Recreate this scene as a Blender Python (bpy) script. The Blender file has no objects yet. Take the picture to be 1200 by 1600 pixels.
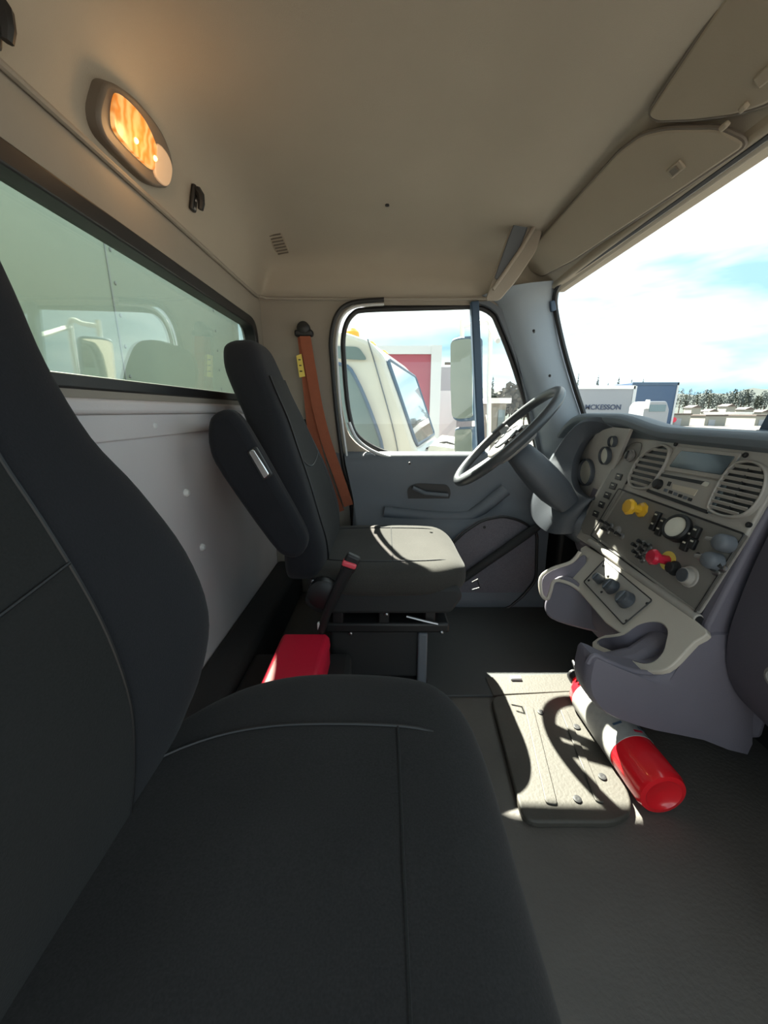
import bpy, bmesh, math, random
from mathutils import Vector as V, Matrix
from mathutils.bvhtree import BVHTree
random.seed(7)
PI = math.pi
H = 1.95                     # eye height above the yard; everything below is written relative to the eye, then lifted
TH = math.radians(14.67)
CT, ST = math.cos(TH), math.sin(TH)
C = bpy.context.scene.collection

# ------------------------------------------------------------------ measuring
def ray(px, py):
    u = (px-600)/600; w = (800-py)/600
    return V((u, CT+w*ST, -ST+w*CT))
def at(px, py, x=None, y=None, z=None):
    d = ray(px, py)
    if x is not None: return d*(x/d.x)
    if y is not None: return d*(y/d.y)
    return d*(z/d.z)
def onp(px, py, p0, n):
    d = ray(px, py); return d*(p0.dot(n)/d.dot(n))
def polyp(pts, p0, n): return [onp(a, b, p0, n) for a, b in pts]
def polyy(pts, y): return [at(a, b, y=y) for a, b in pts]

def smooth_poly(pts, k=4, closed=True):
    n = len(pts); out = []
    rng = range(n) if closed else range(n-1)
    for i in rng:
        g = lambda j: pts[j % n] if closed else pts[max(0, min(n-1, j))]
        p0, p1, p2, p3 = g(i-1), g(i), g(i+1), g(i+2)
        for s in range(k):
            t = s/k
            out.append(0.5*((2*p1)+(p2-p0)*t+(2*p0-5*p1+4*p2-p3)*t*t+(3*p1-p0-3*p2+p3)*t**3))
    if not closed: out.append(pts[-1].copy())
    return out
def round_poly(pts, r, k=4):
    out = []; n = len(pts)
    for i in range(n):
        p = pts[i]; a = pts[i-1]-p; b = pts[(i+1) % n]-p
        rr = min(r, a.length*.48, b.length*.48)
        A = p+a.normalized()*rr; B = p+b.normalized()*rr
        for s in range(k+1):
            t = s/k; out.append(A*(1-t)**2+p*2*t*(1-t)+B*t*t)
    return out

# ------------------------------------------------------------------ materials
MATS = {}
def mat(name, col, rough=.6, metal=0, bump=0, scale=200, var=.0, vscale=12, emit=None, estr=0, spec=.5, coat=0):
    m = bpy.data.materials.new(name); m.use_nodes = True; nt = m.node_tree; b = nt.nodes['Principled BSDF']
    b.inputs['Base Color'].default_value = (*col, 1); b.inputs['Roughness'].default_value = rough
    b.inputs['Metallic'].default_value = metal; b.inputs['Specular IOR Level'].default_value = spec
    b.inputs['Coat Weight'].default_value = coat
    tc = nt.nodes.new('ShaderNodeTexCoord')
    if var:
        n = nt.nodes.new('ShaderNodeTexNoise'); n.inputs['Scale'].default_value = vscale; n.inputs['Detail'].default_value = 5
        nt.links.new(tc.outputs['Object'], n.inputs['Vector'])
        r = nt.nodes.new('ShaderNodeMix'); r.data_type = 'RGBA'
        r.inputs[6].default_value = (*[c*(1-var) for c in col], 1); r.inputs[7].default_value = (*[min(1, c*(1+var)) for c in col], 1)
        nt.links.new(n.outputs['Fac'], r.inputs[0]); nt.links.new(r.outputs[2], b.inputs['Base Color'])
    if bump:
        n = nt.nodes.new('ShaderNodeTexNoise'); n.inputs['Scale'].default_value = scale; n.inputs['Detail'].default_value = 3
        nt.links.new(tc.outputs['Object'], n.inputs['Vector'])
        k = nt.nodes.new('ShaderNodeBump'); k.inputs['Strength'].default_value = bump; k.inputs['Distance'].default_value = .002
        nt.links.new(n.outputs['Fac'], k.inputs['Height']); nt.links.new(k.outputs['Normal'], b.inputs['Normal'])
    if emit:
        b.inputs['Emission Color'].default_value = (*emit, 1); b.inputs['Emission Strength'].default_value = estr
    MATS[name] = m; return m
def fabric(name, col, var=.2):
    m = mat(name, col, .95, bump=.0, spec=.15); nt = m.node_tree; b = nt.nodes['Principled BSDF']
    tc = nt.nodes.new('ShaderNodeTexCoord')
    n1 = nt.nodes.new('ShaderNodeTexNoise'); n1.inputs['Scale'].default_value = 420
    n2 = nt.nodes.new('ShaderNodeTexNoise'); n2.inputs['Scale'].default_value = 5; n2.inputs['Detail'].default_value = 6
    for n in (n1, n2): nt.links.new(tc.outputs['Object'], n.inputs['Vector'])
    ad = nt.nodes.new('ShaderNodeMath'); ad.operation = 'ADD'
    nt.links.new(n1.outputs['Fac'], ad.inputs[0]); nt.links.new(n2.outputs['Fac'], ad.inputs[1])
    r = nt.nodes.new('ShaderNodeMapRange'); r.inputs[1].default_value = .6; r.inputs[2].default_value = 1.4
    nt.links.new(ad.outputs[0], r.inputs[0])
    mx = nt.nodes.new('ShaderNodeMix'); mx.data_type = 'RGBA'
    mx.inputs[6].default_value = (*[c*(1-var) for c in col], 1); mx.inputs[7].default_value = (*[c*(1+var) for c in col], 1)
    nt.links.new(r.outputs[0], mx.inputs[0]); nt.links.new(mx.outputs[2], b.inputs['Base Color'])
    k = nt.nodes.new('ShaderNodeBump'); k.inputs['Strength'].default_value = .35; k.inputs['Distance'].default_value = .001
    nt.links.new(n1.outputs['Fac'], k.inputs['Height']); nt.links.new(k.outputs['Normal'], b.inputs['Normal'])
    b.inputs['Sheen Weight'].default_value = .06; b.inputs['Sheen Roughness'].default_value = .5
    return m
def glass(name, tint, refl=1.0):
    m = bpy.data.materials.new(name); m.use_nodes = True; nt = m.node_tree; nt.nodes.clear()
    o = nt.nodes.new('ShaderNodeOutputMaterial'); t = nt.nodes.new('ShaderNodeBsdfTransparent'); g = nt.nodes.new('ShaderNodeBsdfGlossy')
    t.inputs['Color'].default_value = (*tint, 1); g.inputs['Roughness'].default_value = .0
    f = nt.nodes.new('ShaderNodeFresnel'); ge = nt.nodes.new('ShaderNodeNewGeometry'); mr = nt.nodes.new('ShaderNodeMapRange')
    mr.inputs[3].default_value = 1.5; mr.inputs[4].default_value = 1/1.5      # same reflectance entering and leaving the pane
    nt.links.new(ge.outputs['Backfacing'], mr.inputs[0]); nt.links.new(mr.outputs[0], f.inputs['IOR'])
    mu = nt.nodes.new('ShaderNodeMath'); mu.operation = 'MULTIPLY'; mu.inputs[1].default_value = refl
    mx = nt.nodes.new('ShaderNodeMixShader')
    nt.links.new(f.outputs[0], mu.inputs[0]); nt.links.new(mu.outputs[0], mx.inputs[0])
    nt.links.new(t.outputs[0], mx.inputs[1]); nt.links.new(g.outputs[0], mx.inputs[2]); nt.links.new(mx.outputs[0], o.inputs[0])
    return m

M = dict(
    headliner=mat('headliner', (.40, .355, .29), .95, bump=.25, scale=500, var=.05, vscale=6),
    header=mat('header', (.37, .32, .25), .8, bump=.1, var=.04),
    taupe=mat('taupe', (.30, .265, .22), .75, bump=.1, var=.05),
    wallgrey=mat('wallgrey', (.66, .62, .615), .65, bump=.15, scale=300, var=.06, vscale=5),
    pillar=mat('pillar', (.26, .30, .34), .6, bump=.1),
    doorgrey=mat('doorgrey', (.115, .13, .15), .6, bump=.2, scale=300, var=.06),
    purple=mat('purple', (.14, .13, .16), .6, bump=.2, scale=400, var=.05),
    darkpurple=mat('darkpurple', (.075, .07, .09), .6, bump=.2, scale=400, var=.05),
    carpet=mat('carpet', (.15, .14, .16), .98, bump=.8, scale=600, var=.3, vscale=200),
    fascia=mat('fascia', (.36, .34, .31), .5, bump=.15, scale=500, var=.04),
    fascialow=mat('fascialow', (.48, .44, .38), .5, bump=.15, scale=500, var=.04),
    switchpanel=mat('switchpanel', (.19, .18, .165), .5, bump=.15, scale=500),
    black=mat('black', (.012, .012, .013), .5),
    blacksoft=mat('blacksoft', (.02, .021, .022), .8, bump=.2),
    blackgloss=mat('blackgloss', (.012, .014, .017), .15),
    rubber=mat('rubber', (.05, .053, .053), .7, bump=.3, scale=60),
    floor=mat('floor', (.095, .086, .077), .6, bump=.5, scale=120, var=.25, vscale=8),
    plate=mat('plate', (.055, .050, .041), .6, bump=.4, scale=150, var=.15, vscale=18),
    chrome=mat('chrome', (.75, .75, .75), .2, 1),
    steel=mat('steel', (.35, .35, .36), .35, 1),
    wheel=mat('wheel', (.05, .055, .06), .35, bump=.15, scale=400),
    hub=mat('hub', (.22, .21, .20), .5),
    dashpad=mat('dashpad', (.13, .155, .18), .6, bump=.2, scale=300),
    cowl=mat('cowl', (.06, .068, .08), .5, bump=.2, scale=300),
    yellow=mat('yellow', (.75, .43, .03), .35),
    yellowlabel=mat('yellowlabel', (.80, .62, .12), .5),
    redknob=mat('redknob', (.55, .02, .05), .25),
    red=mat('red', (.72, .012, .02), .22, coat=.5),
    redbox=mat('redbox', (.62, .012, .045), .45, bump=.15, scale=80, var=.06),
    redbutton=mat('redbutton', (.75, .08, .11), .4),
    white=mat('white', (.78, .78, .76), .5),
    labelwhite=mat('labelwhite', (.36, .35, .33), .5, var=.25, vscale=60),
    cream=mat('cream', (.60, .58, .50), .4),
    screen=mat('screen', (.05, .07, .085), .15),
    display=mat('display', (.50, .45, .36), .3),
    webbing=mat('webbing', (.30, .085, .04), .8, bump=.4, scale=300, var=.15, vscale=40),
    lamp_housing=mat('lamp_housing', (.15, .125, .10), .5),
    fabric=fabric('fabric', (.018, .019, .019)),
    fabric_mid=fabric('fabric_mid', (.040, .0385, .035), .3),
    fabric_cushion=fabric('fabric_cushion', (.022, .022, .0225), .3),
    fabric_side=fabric('fabric_side', (.0165, .0175, .021), .15),
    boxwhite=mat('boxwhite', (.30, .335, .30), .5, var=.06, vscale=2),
    paintwhite=mat('paintwhite', (.52, .515, .47), .3, coat=.4),
    trailerred=mat('trailerred', (.30, .06, .09), .45, var=.15, vscale=1),
    trailergrey=mat('trailergrey', (.28, .29, .31), .5, var=.05),
    aluminium=mat('aluminium', (.55, .56, .57), .45, .3),
    blueboxm=mat('blueboxm', (.045, .085, .16), .5, var=.1),
    navy=mat('navy', (.05, .09, .15), .5),
    textblue=mat('textblue', (.04, .055, .10), .6),
    orange=mat('orange', (.95, .28, .03), .3, emit=(1, .3, .03), estr=.3),
    asphalt=mat('asphalt', (.11, .10, .088), .95, bump=.5, scale=40, var=.15, vscale=1.5),
    leaf=mat('leaf', (.05, .06, .045), .9, var=.35, vscale=3),
    leafdark=mat('leafdark', (.035, .05, .04), .9, var=.35, vscale=3),
    leafbrown=mat('leafbrown', (.09, .075, .06), .9, var=.35, vscale=3),
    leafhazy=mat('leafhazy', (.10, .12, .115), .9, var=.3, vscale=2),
    bark=mat('bark', (.10, .075, .055), .9),
    hill=mat('hill', (.028, .036, .032), 1, var=.4, vscale=.05),
    darkglass=mat('darkglass', (.12, .17, .18), .08, coat=1),
    mirror=mat('mirror', (.80, .82, .80), .03, 1),
    roofbrown=mat('roofbrown', (.09, .07, .06), .8),
    wallcream=mat('wallcream', (.26, .25, .215), .8, var=.1),
)
GL_REAR = glass('glass_rear', (.89, .97, .91), 1.8)
GL_SIDE = glass('glass_side', (.95, .98, .97), .8)
GL_SHIELD = glass('glass_shield', (.96, .985, .99), .12)

# a lamp lens: fluted plastic glowing orange around the filament
def lens_material():
    m = bpy.data.materials.new('lamp_lens'); m.use_nodes = True; nt = m.node_tree; b = nt.nodes['Principled BSDF']
    b.inputs['Base Color'].default_value = (.35, .12, .03, 1); b.inputs['Roughness'].default_value = .25
    tc = nt.nodes.new('ShaderNodeTexCoord')
    w = nt.nodes.new('ShaderNodeTexWave'); w.inputs['Scale'].default_value = 14; w.inputs['Distortion'].default_value = 7; w.inputs['Detail Scale'].default_value = 2
    w.bands_direction = 'Y'
    nt.links.new(tc.outputs['Object'], w.inputs['Vector'])
    cr = nt.nodes.new('ShaderNodeValToRGB')
    cr.color_ramp.elements[0].color = (.75, .22, .03, 1); cr.color_ramp.elements[1].color = (1, .55, .18, 1)
    nt.links.new(w.outputs['Fac'], cr.inputs[0]); nt.links.new(cr.outputs[0], b.inputs['Emission Color'])
    b.inputs['Emission Strength'].default_value = .62
    return m
M['lens'] = lens_material()
M['bulb'] = mat('bulb', (1, .8, .4), .3, emit=(1, .72, .25), estr=2)
M['lens_clear'] = mat('lens_clear', (.55, .44, .33), .25, emit=(.9, .5, .25), estr=.22)

# ------------------------------------------------------------------ builders
class MB:
    def __init__(s): s.b = bmesh.new()
    def prism(s, poly, vec):
        b = s.b; vs = [b.verts.new(p) for p in poly]
        f = b.faces.new(vs); r = bmesh.ops.extrude_face_region(b, geom=[f])
        bmesh.ops.translate(b, verts=[e for e in r['geom'] if isinstance(e, bmesh.types.BMVert)], vec=V(vec)); return s
    def plate(s, outer, holes, vec):
        b = s.b; es = []
        for loop in [outer]+holes:
            vs = [b.verts.new(p) for p in loop]
            es += [b.edges.new((vs[i], vs[(i+1) % len(vs)])) for i in range(len(vs))]
        r = bmesh.ops.triangle_fill(b, edges=es, use_beauty=True, use_dissolve=False)
        fs = [g for g in r['geom'] if isinstance(g, bmesh.types.BMFace)]
        r = bmesh.ops.extrude_face_region(b, geom=fs)
        bmesh.ops.translate(b, verts=[e for e in r['geom'] if isinstance(e, bmesh.types.BMVert)], vec=V(vec)); return s
    def box(s, lo, hi, rot=None):
        lo, hi = V(lo), V(hi); c = (lo+hi)/2
        m = Matrix.Translation(c) @ (rot if rot else Matrix.Identity(4)) @ Matrix.Diagonal((*(hi-lo), 1))
        bmesh.ops.create_cube(s.b, size=1, matrix=m); return s
    def obox(s, c, X, Y, Z, sx, sy, sz):
        m = Matrix(((X.x*sx, Y.x*sy, Z.x*sz, c.x), (X.y*sx, Y.y*sy, Z.y*sz, c.y), (X.z*sx, Y.z*sy, Z.z*sz, c.z), (0, 0, 0, 1)))
        bmesh.ops.create_cube(s.b, size=1, matrix=m); return s
    def lathe(s, p, axis, prof, n=24, sx=1):
        # prof: [(radius, along)]
        axis = V(axis).normalized(); q = axis.to_track_quat('Z', 'Y'); rings = []
        for r, a in prof:
            rings.append([V(p)+q @ V((r*math.cos(2*PI*k/n)*sx, r*math.sin(2*PI*k/n), a)) for k in range(n)])
        return s.loft(rings)
    def cyl(s, p0, p1, r, r2=None, n=20):
        p0, p1 = V(p0), V(p1); return s.lathe(p0, p1-p0, [(r, 0), (r if r2 is None else r2, (p1-p0).length)], n)
    def loft(s, rings, caps=True, closed=True, cyclic=False):
        b = s.b; R = [[b.verts.new(p) for p in r] for r in rings]; n = len(rings[0])
        seq = list(range(len(R)-1))
        prs = [(R[i], R[i+1]) for i in seq]
        if cyclic: prs.append((R[-1], R[0]))
        for A, B in prs:
            for k in range(n if closed else n-1):
                k2 = (k+1) % n
                b.faces.new((A[k], A[k2], B[k2], B[k]))
        if caps and closed and not cyclic:
            b.faces.new(R[0]); b.faces.new(R[-1])
        return s
    def tube(s, pts, r, n=10, cyclic=False):
        pts = [V(p) for p in pts]; rings = []; N = len(pts); up = None
        for i, p in enumerate(pts):
            if cyclic: t = pts[(i+1) % N]-pts[i-1]
            else: t = pts[min(i+1, N-1)]-pts[max(i-1, 0)]
            t.normalize()
            if up is None:
                up = V((0, 0, 1)) if abs(t.z) < .9 else V((1, 0, 0))
            a = t.cross(up).normalized(); up = a.cross(t).normalized()
            rr = r[i] if isinstance(r, (list, tuple)) else r
            rings.append([p+(a*math.cos(2*PI*k/n)+up*math.sin(2*PI*k/n))*rr for k in range(n)])
        return s.loft(rings, cyclic=cyclic)
    def ball(s, c, r, sc=(1, 1, 1), sub=3):
        bmesh.ops.create_icosphere(s.b, subdivisions=sub, radius=r, matrix=Matrix.Translation(V(c)) @ Matrix.Diagonal((*sc, 1))); return s
    def build(s, name, m, parent=None, bevel=0, smooth=True, seg=3, solid=0, sub=0, base=None):
        b = s.b; bmesh.ops.recalc_face_normals(b, faces=b.faces)
        off = V((0, 0, 0)); q = parent
        while q: off += V(q.location); q = q.parent
        if parent is None:
            if base is not None: off = V(base)
            elif base is None:
                lo = [min(v.co[i] for v in b.verts) for i in range(3)]; hi = [max(v.co[i] for v in b.verts) for i in range(3)]
                off = V(((lo[0]+hi[0])/2, (lo[1]+hi[1])/2, lo[2]))
        for v in b.verts: v.co -= off
        me = bpy.data.meshes.new(name); b.to_mesh(me); b.free()
        o = bpy.data.objects.new(name, me); C.objects.link(o); me.materials.append(m)
        if parent: o.parent = parent
        else: o.location = off
        if smooth:
            for p in me.polygons: p.use_smooth = True
        if solid:
            md = o.modifiers.new('solid', 'SOLIDIFY'); md.thickness = solid; md.offset = 0
        if bevel:
            md = o.modifiers.new('bevel', 'BEVEL'); md.width = bevel; md.segments = seg; md.limit_method = 'ANGLE'; md.angle_limit = math.radians(35); md.harden_normals = False
        if sub:
            md = o.modifiers.new('sub', 'SUBSURF'); md.levels = sub; md.render_levels = sub
        if smooth:
            try:
                me.set_sharp_from_angle(angle=math.radians(38))
            except Exception: pass
        return o
def tag(o, label=None, cat=None, group=None, kind=None):
    if label: o['label'] = label
    if cat: o['category'] = cat
    if group: o['group'] = group
    if kind: o['kind'] = kind
    return o
def thing(name, label, cat, loc=(0, 0, 0), group=None):
    o = bpy.data.objects.new(name, None); C.objects.link(o); o.location = loc; o.empty_display_size = .1
    return tag(o, label, cat, group)
def copy_tree(o, parent=None):
    c = o.copy(); C.objects.link(c)
    if parent: c.parent = parent
    for ch in list(o.children):
        copy_tree(ch, c)
    return c
def st(o, label=None): o['kind'] = 'structure'; return o

# ================================================================== CAB SHELL
DY = 1.75; XB = -.52; FZ = -.87; YN = -.22
# floor
f = st(MB().box((XB-.05, YN-.03, FZ-.05), (1.05, DY+.05, FZ)).build('floor', M['floor'], smooth=False))
# raised ledge along the back of the floor
MB().box((XB, YN, FZ), (-.40, DY, -.70)).build('carpet_ledge', M['blacksoft'], f, bevel=.02)
MB().box((-.40, .50, FZ), (-.10, 1.04, -.72)).build('carpet_step', M['blacksoft'], f, bevel=.015)
# mat around the driver
MB().prism([V((x, y, FZ)) for x, y in ((-.1, 1.02), (.36, 1.02), (.40, 1.10), (.62, 1.12), (.95, 1.14), (.95, 1.6), (-.1, 1.6))], (0, 0, .008)).build('floor_mat', M['rubber'], f, bevel=.003)

# back wall with rear window opening
WT, WB, WR = .330, .054, 1.655
def rr_yz(x, y0, y1, z0, z1, r, k=6):
    return round_poly([V((x, y0, z0)), V((x, y1, z0)), V((x, y1, z1)), V((x, y0, z1))], r, k)
outer = [V((XB, YN, FZ)), V((XB, DY+.02, FZ)), V((XB, DY+.02, .60)), V((XB, YN, .60))]
wb = st(MB().plate(outer, [rr_yz(XB, -.12, WR, WB, WT, .07)], (-.04, 0, 0)).build('wall_back', M['wallgrey'], smooth=False))
# taupe surround above and beside the window
outer = [V((XB, YN, .44)), V((XB, DY, .44)), V((XB, DY, -.02)), V((XB, WR+.035, -.02)), V((XB, WR+.035, WB-.02)), V((XB, YN, WB-.02))]
o1 = [V((XB, YN, .02)), V((XB, DY, .02)), V((XB, DY, .46)), V((XB, YN, .46))]
MB().plate(o1, [rr_yz(XB, -.135, WR+.015, WB-.012, WT+.015, .08)], (.010, 0, 0)).build('window_surround', M['taupe'], wb, bevel=.003, smooth=False)
MB().box((XB, YN, -.005), (XB+.022, DY, .022)).build('ledge', M['wallgrey'], wb, bevel=.008)
MB().box((XB, YN, -.055), (XB+.008, DY, -.005)).build('moulding', M['wallgrey'], wb, bevel=.003)
for px, py in ((237, 665), (315, 855), (290, 770), (216, 842)):
    p = at(px, py, x=XB); MB().lathe(p, (1, 0, 0), [(.011, 0), (.011, .004), (.006, .010), (.0, .011)], 14).build('trim_button', M['white' if py != 842 else 'wallgrey'], wb)
g = st(MB().prism(rr_yz(XB-.022, -.12, WR, WB, WT, .07), (.005, 0, 0)).build('window_1', GL_REAR, smooth=False))
def ring_plate(outer, inner, vec): return MB().plate(outer, [inner], vec)
ring_plate(rr_yz(XB-.03, -.14, WR+.02, WB-.018, WT+.022, .08), rr_yz(XB-.03, -.11, WR-.012, WB+.006, WT-.012, .062), (.045, 0, 0)).build('window_seal', M['black'], g, bevel=.004)

MB().plate([V((XB-.042, YN-.05, -1.0)), V((XB-.042, DY+.06, -1.0)), V((XB-.042, DY+.06, .70)), V((XB-.042, YN-.05, .70))], [rr_yz(XB-.042, -.16, WR+.04, WB-.035, WT+.04, .09)], (-.012, 0, 0)).build('outer_skin', M['paintwhite'], wb, smooth=False)
# ceiling: a shell lofted along the width
prof = [(-.535, .43), (-.512, .44), (-.505, .47), (-.478, .57), (-.455, .61), (-.40, .638), (-.30, .648), (-.1, .652), (.05, .655), (.20, .650), (.30, .635), (.42, .612), (.52, .598), (.55, .591), (.615, .535), (.678, .478), (.70, .465)]
YC, HW = .765, .985
def fy(y):
    v = min(1, abs((y-YC)/HW)); return (1-v**6)**(1/6)
ys = [YC+HW*math.sin(-PI/2+PI*k/60) for k in range(61)]
ys = [YC+HW*max(-1, min(1, 1.0*math.copysign(abs(math.sin(-PI/2+PI*k/60))**.9, k-30))) for k in range(61)]
pp = smooth_poly([V((a, 0, b)) for a, b in prof], 3, False)
def ceil_pt(p, y):
    zz = .44+(p.z-.44)*fy(y) if p.z > .44 else p.z
    return V((p.x, y, zz))
mb = MB(); mb.loft([[ceil_pt(p, y) for p in pp] for y in ys], caps=False, closed=False)
cb = mb.b.copy(); cb.normal_update(); CEIL = BVHTree.FromBMesh(cb)
ce = mb.build('ceiling', M['headliner'])
for v in ce.data.vertices: pass
md = ce.modifiers.new('solid', 'SOLIDIFY'); md.thickness = .03; md.offset = 1
st(ce)
ce.data.update()
# outer roof skin keeps daylight out of the gaps
MB().box((-.60, YN-.06, .70), (.62, DY+.06, .74)).build('roof_skin', M['paintwhite'], ce, bevel=.02)
def onceil(px, py):
    d = ray(px, py).normalized(); loc, n, i, dist = CEIL.ray_cast(V((0, 0, 0)), d)
    if n.dot(d) > 0: n = -n
    return loc, n
# seam roll where the headliner meets the walls
seam = [V((XB+.016, y, .442)) for y in (YN+.02, .5, 1.0, 1.62)]+[V((XB+.03, 1.70, .444)), V((XB+.07, 1.735, .446)), V((-.2, DY-.008, .446)), V((.1, DY-.008, .446)), V((.55, DY-.01, .446))]
MB().tube(smooth_poly(seam, 6, False), .006, 8).build('seam_roll', M['taupe'], ce)
# a stud in the ceiling
p, n = onceil(605, 320); MB().lathe(p-n*-.0, n, [(.007, -.002), (.007, .003), (0, .005)], 12).build('ceiling_stud', M['black'], ce)

# windshield, its frame, header
WS0 = V((.678, 0, .478)); WSN = V((.50+.13, 0, .0)); 
wdir = V((.17, 0, -.60)).normalized(); WN = V((-wdir.z, 0, wdir.x)) # in-plane down, normal forward/up
if WN.x < 0: WN = -WN
ws_edge = [(1030, 332), (905, 420), (880, 437), (869, 455), (868, 482), (880, 540), (898, 603), (915, 655), (935, 720)]
We = polyp(ws_edge, WS0, WN)
def wsp(y, z):
    t = (z-.478)/wdir.z; return V((.678+wdir.x*t, y, z))
top_line_z = .468
Wglass = smooth_poly(We, 3, False)+[wsp(1.6, -.22), wsp(-.05, -.22), wsp(-.05, We[0].z)]
w2 = st(MB().prism([p+WN*.012 for p in Wglass], WN*.006).build('window_2', GL_SHIELD, smooth=False))
seal = smooth_poly(We, 3, False)
seal = [V((seal[0].x, -.05, seal[0].z))]+seal
MB().tube(seal, .010, 8).build('windshield_seal', M['black'], w2)
p = onp(866, 478, WS0, WN); MB().obox(p-WN*.012+V((0, -.01, 0)), V((0, 1, 0)), wdir, WN, .022, .04, .02).build('sensor', M['navy'], w2, bevel=.004)

# driver side: door plane with window opening
glass_out = [(538, 560), (537, 530), (541.7, 506), (553, 490), (570, 484.5), (640, 482), (700, 480.5), (745, 480), (768, 490), (778, 507), (800, 563), (818, 620), (832, 672), (840, 726), (800, 727), (713, 720), (633, 711), (600, 705), (575, 693), (558, 679), (550, 662), (543, 623)]
GO = smooth_poly(polyy(glass_out, DY), 3)
def grow(poly, d, yy=None):
    c = sum(poly, V())/len(poly); out = []
    n = len(poly)
    for i in range(n):
        t = (poly[(i+1) % n]-poly[i-1]); nn = V((t.z, 0, -t.x)).normalized()
        if nn.dot(poly[i]-c) < 0: nn = -nn
        q = poly[i]+nn*d
        if yy is not None: q.y = yy
        out.append(q)
    return out
wl = st(MB().plate([V((XB-.02, DY, FZ)), V((1.02, DY, FZ)), V((1.02, DY, -.22)), V((.84, DY, -.15)), V((.66, DY, .50)), V((.6, DY, .56)), V((-.42, DY, .56)), V((XB-.02, DY, .50))], [[V((p.x, p.y, min(p.z, .425))) for p in grow(GO, .03)]], (0, .03, 0)).build('wall_left', M['taupe'], smooth=False))
# door: inner frame ring + bulging lower panel
dr_out = [V((-.245, DY, -.05)), V((-.250, DY, .30)), V((-.235, DY, .375)), V((-.18, DY, .425)), V((-.1, DY, .438)), V((.43, DY, .438)), V((.50, DY, .40)), V((.63, DY, .02)), V((.70, DY, -.20)), V((.70, DY, -.26)), V((-.20, DY, -.26)), V((-.222, DY, -.18))]
dr = st(MB().plate([p+V((0, -.012, 0)) for p in dr_out], [grow(GO, .012, DY-.012)], (0, .04, 0)).build('door_1', M['doorgrey'], bevel=.005, smooth=False))
def yz(x0, x1, prof, n=24):
    rings = []
    for k in range(n+1):
        x = x0+(x1-x0)*k/n; rings.append([V((x, a, b)) for a, b in prof])
    return rings
dprof = smooth_poly([V((0, a, b)) for a, b in ((1.745, -.175), (1.715, -.192), (1.700, -.23), (1.695, -.32), (1.685, -.40), (1.645, -.455), (1.615, -.50), (1.61, -.60), (1.60, -.75), (1.585, FZ), (1.74, FZ))], 4, False)
rings = []
for k in range(25):
    x0 = -.175+.9*k/24
    rings.append([V((x0+(.10*min(1, max(0, (-.2-p.z)/.5)) if k == 0 else 0), p.y, p.z)) for p in dprof])
MB().loft(rings).build('door_panel', M['doorgrey'], dr, bevel=.004)
# belt line trim (bright strip at window sill)
sill = [at(a, b, y=DY-.03) for a, b in ((545, 660), (556, 684), (575, 701), (600, 712), (633, 718), (713, 727), (800, 734))]
MB().tube(smooth_poly(sill, 4, False), .008, 8).build('sill_strip', M['aluminium'], dr)
MB().tube(smooth_poly([p+V((0, .015, 0)) for p in grow(GO, .004)], 1), .011, 8, cyclic=True).build('glass_seal', M['black'], dr)
# door handle recess and armrest
hp = [at(a, b, y=1.694) for a, b in ((636, 762), (650, 755), (700, 757), (705, 770), (698, 788), (655, 792), (638, 786))]
MB().prism(round_poly(hp, .02), (0, -.004, 0)).build('handle_cup', M['black'], dr)
MB().tube([at(a, b, y=1.672) for a, b in ((645, 762), (665, 771), (700, 774))], .009, 8).build('door_handle', M['doorgrey'], dr)
MB().tube(smooth_poly([at(a, b, y=1.665) for a, b in ((600, 800), (660, 806), (720, 808), (745, 800), (790, 765))], 4, False), .028, 10).build('armrest', M['doorgrey'], dr)
# carpeted lower insert and strap
ins = [at(a, b, y=1.59) for a, b in ((690, 865), (722, 832), (752, 812), (785, 805), (812, 812), (838, 830), (836, 905), (815, 930), (790, 950), (700, 951), (690, 930))]
MB().prism(round_poly(ins, .03), (0, .02, 0)).build('carpet_insert', M['carpet'], dr, bevel=.004)
MB().tube([p+V((0, -.012, 0)) for p in round_poly(ins, .03)], .006, 8, cyclic=True).build('insert_edge', M['black'], dr)
st1 = [at(a, b, y=1.56) for a, b in ((848, 818), (826, 832), (790, 858), (738, 893), (715, 912))]
MB().tube(st1, [.016, .022, .020, .020, .018], 10).build('pull_strap', M['blacksoft'], dr, sub=1)
for a, b in ((757, 824), (640, 724)):
    MB().lathe(at(a, b, y=1.588), (0, -1, 0), [(.006, 0), (.005, .004), (0, .005)], 10).build('door_screw', M['black'], dr)
# weather strips beside the rear edge of the door
a_ = smooth_poly([at(a, b, y=DY-.02) for a, b in ((600, 468), (550, 473), (526, 492), (517, 530), (519, 570), (525, 640), (537, 730), (549, 770), (556, 850))], 5, False)
MB().tube(a_, .009, 8).build('door_seal', M['black'], dr)
b_ = smooth_poly([at(a, b, y=DY-.03) for a, b in ((600, 475), (556, 479), (534, 496), (526, 530), (527, 570), (532, 640), (545, 730), (556, 770))], 5, False)
MB().tube(b_, .0055, 8).build('door_edge', M['aluminium'], dr)
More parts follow.
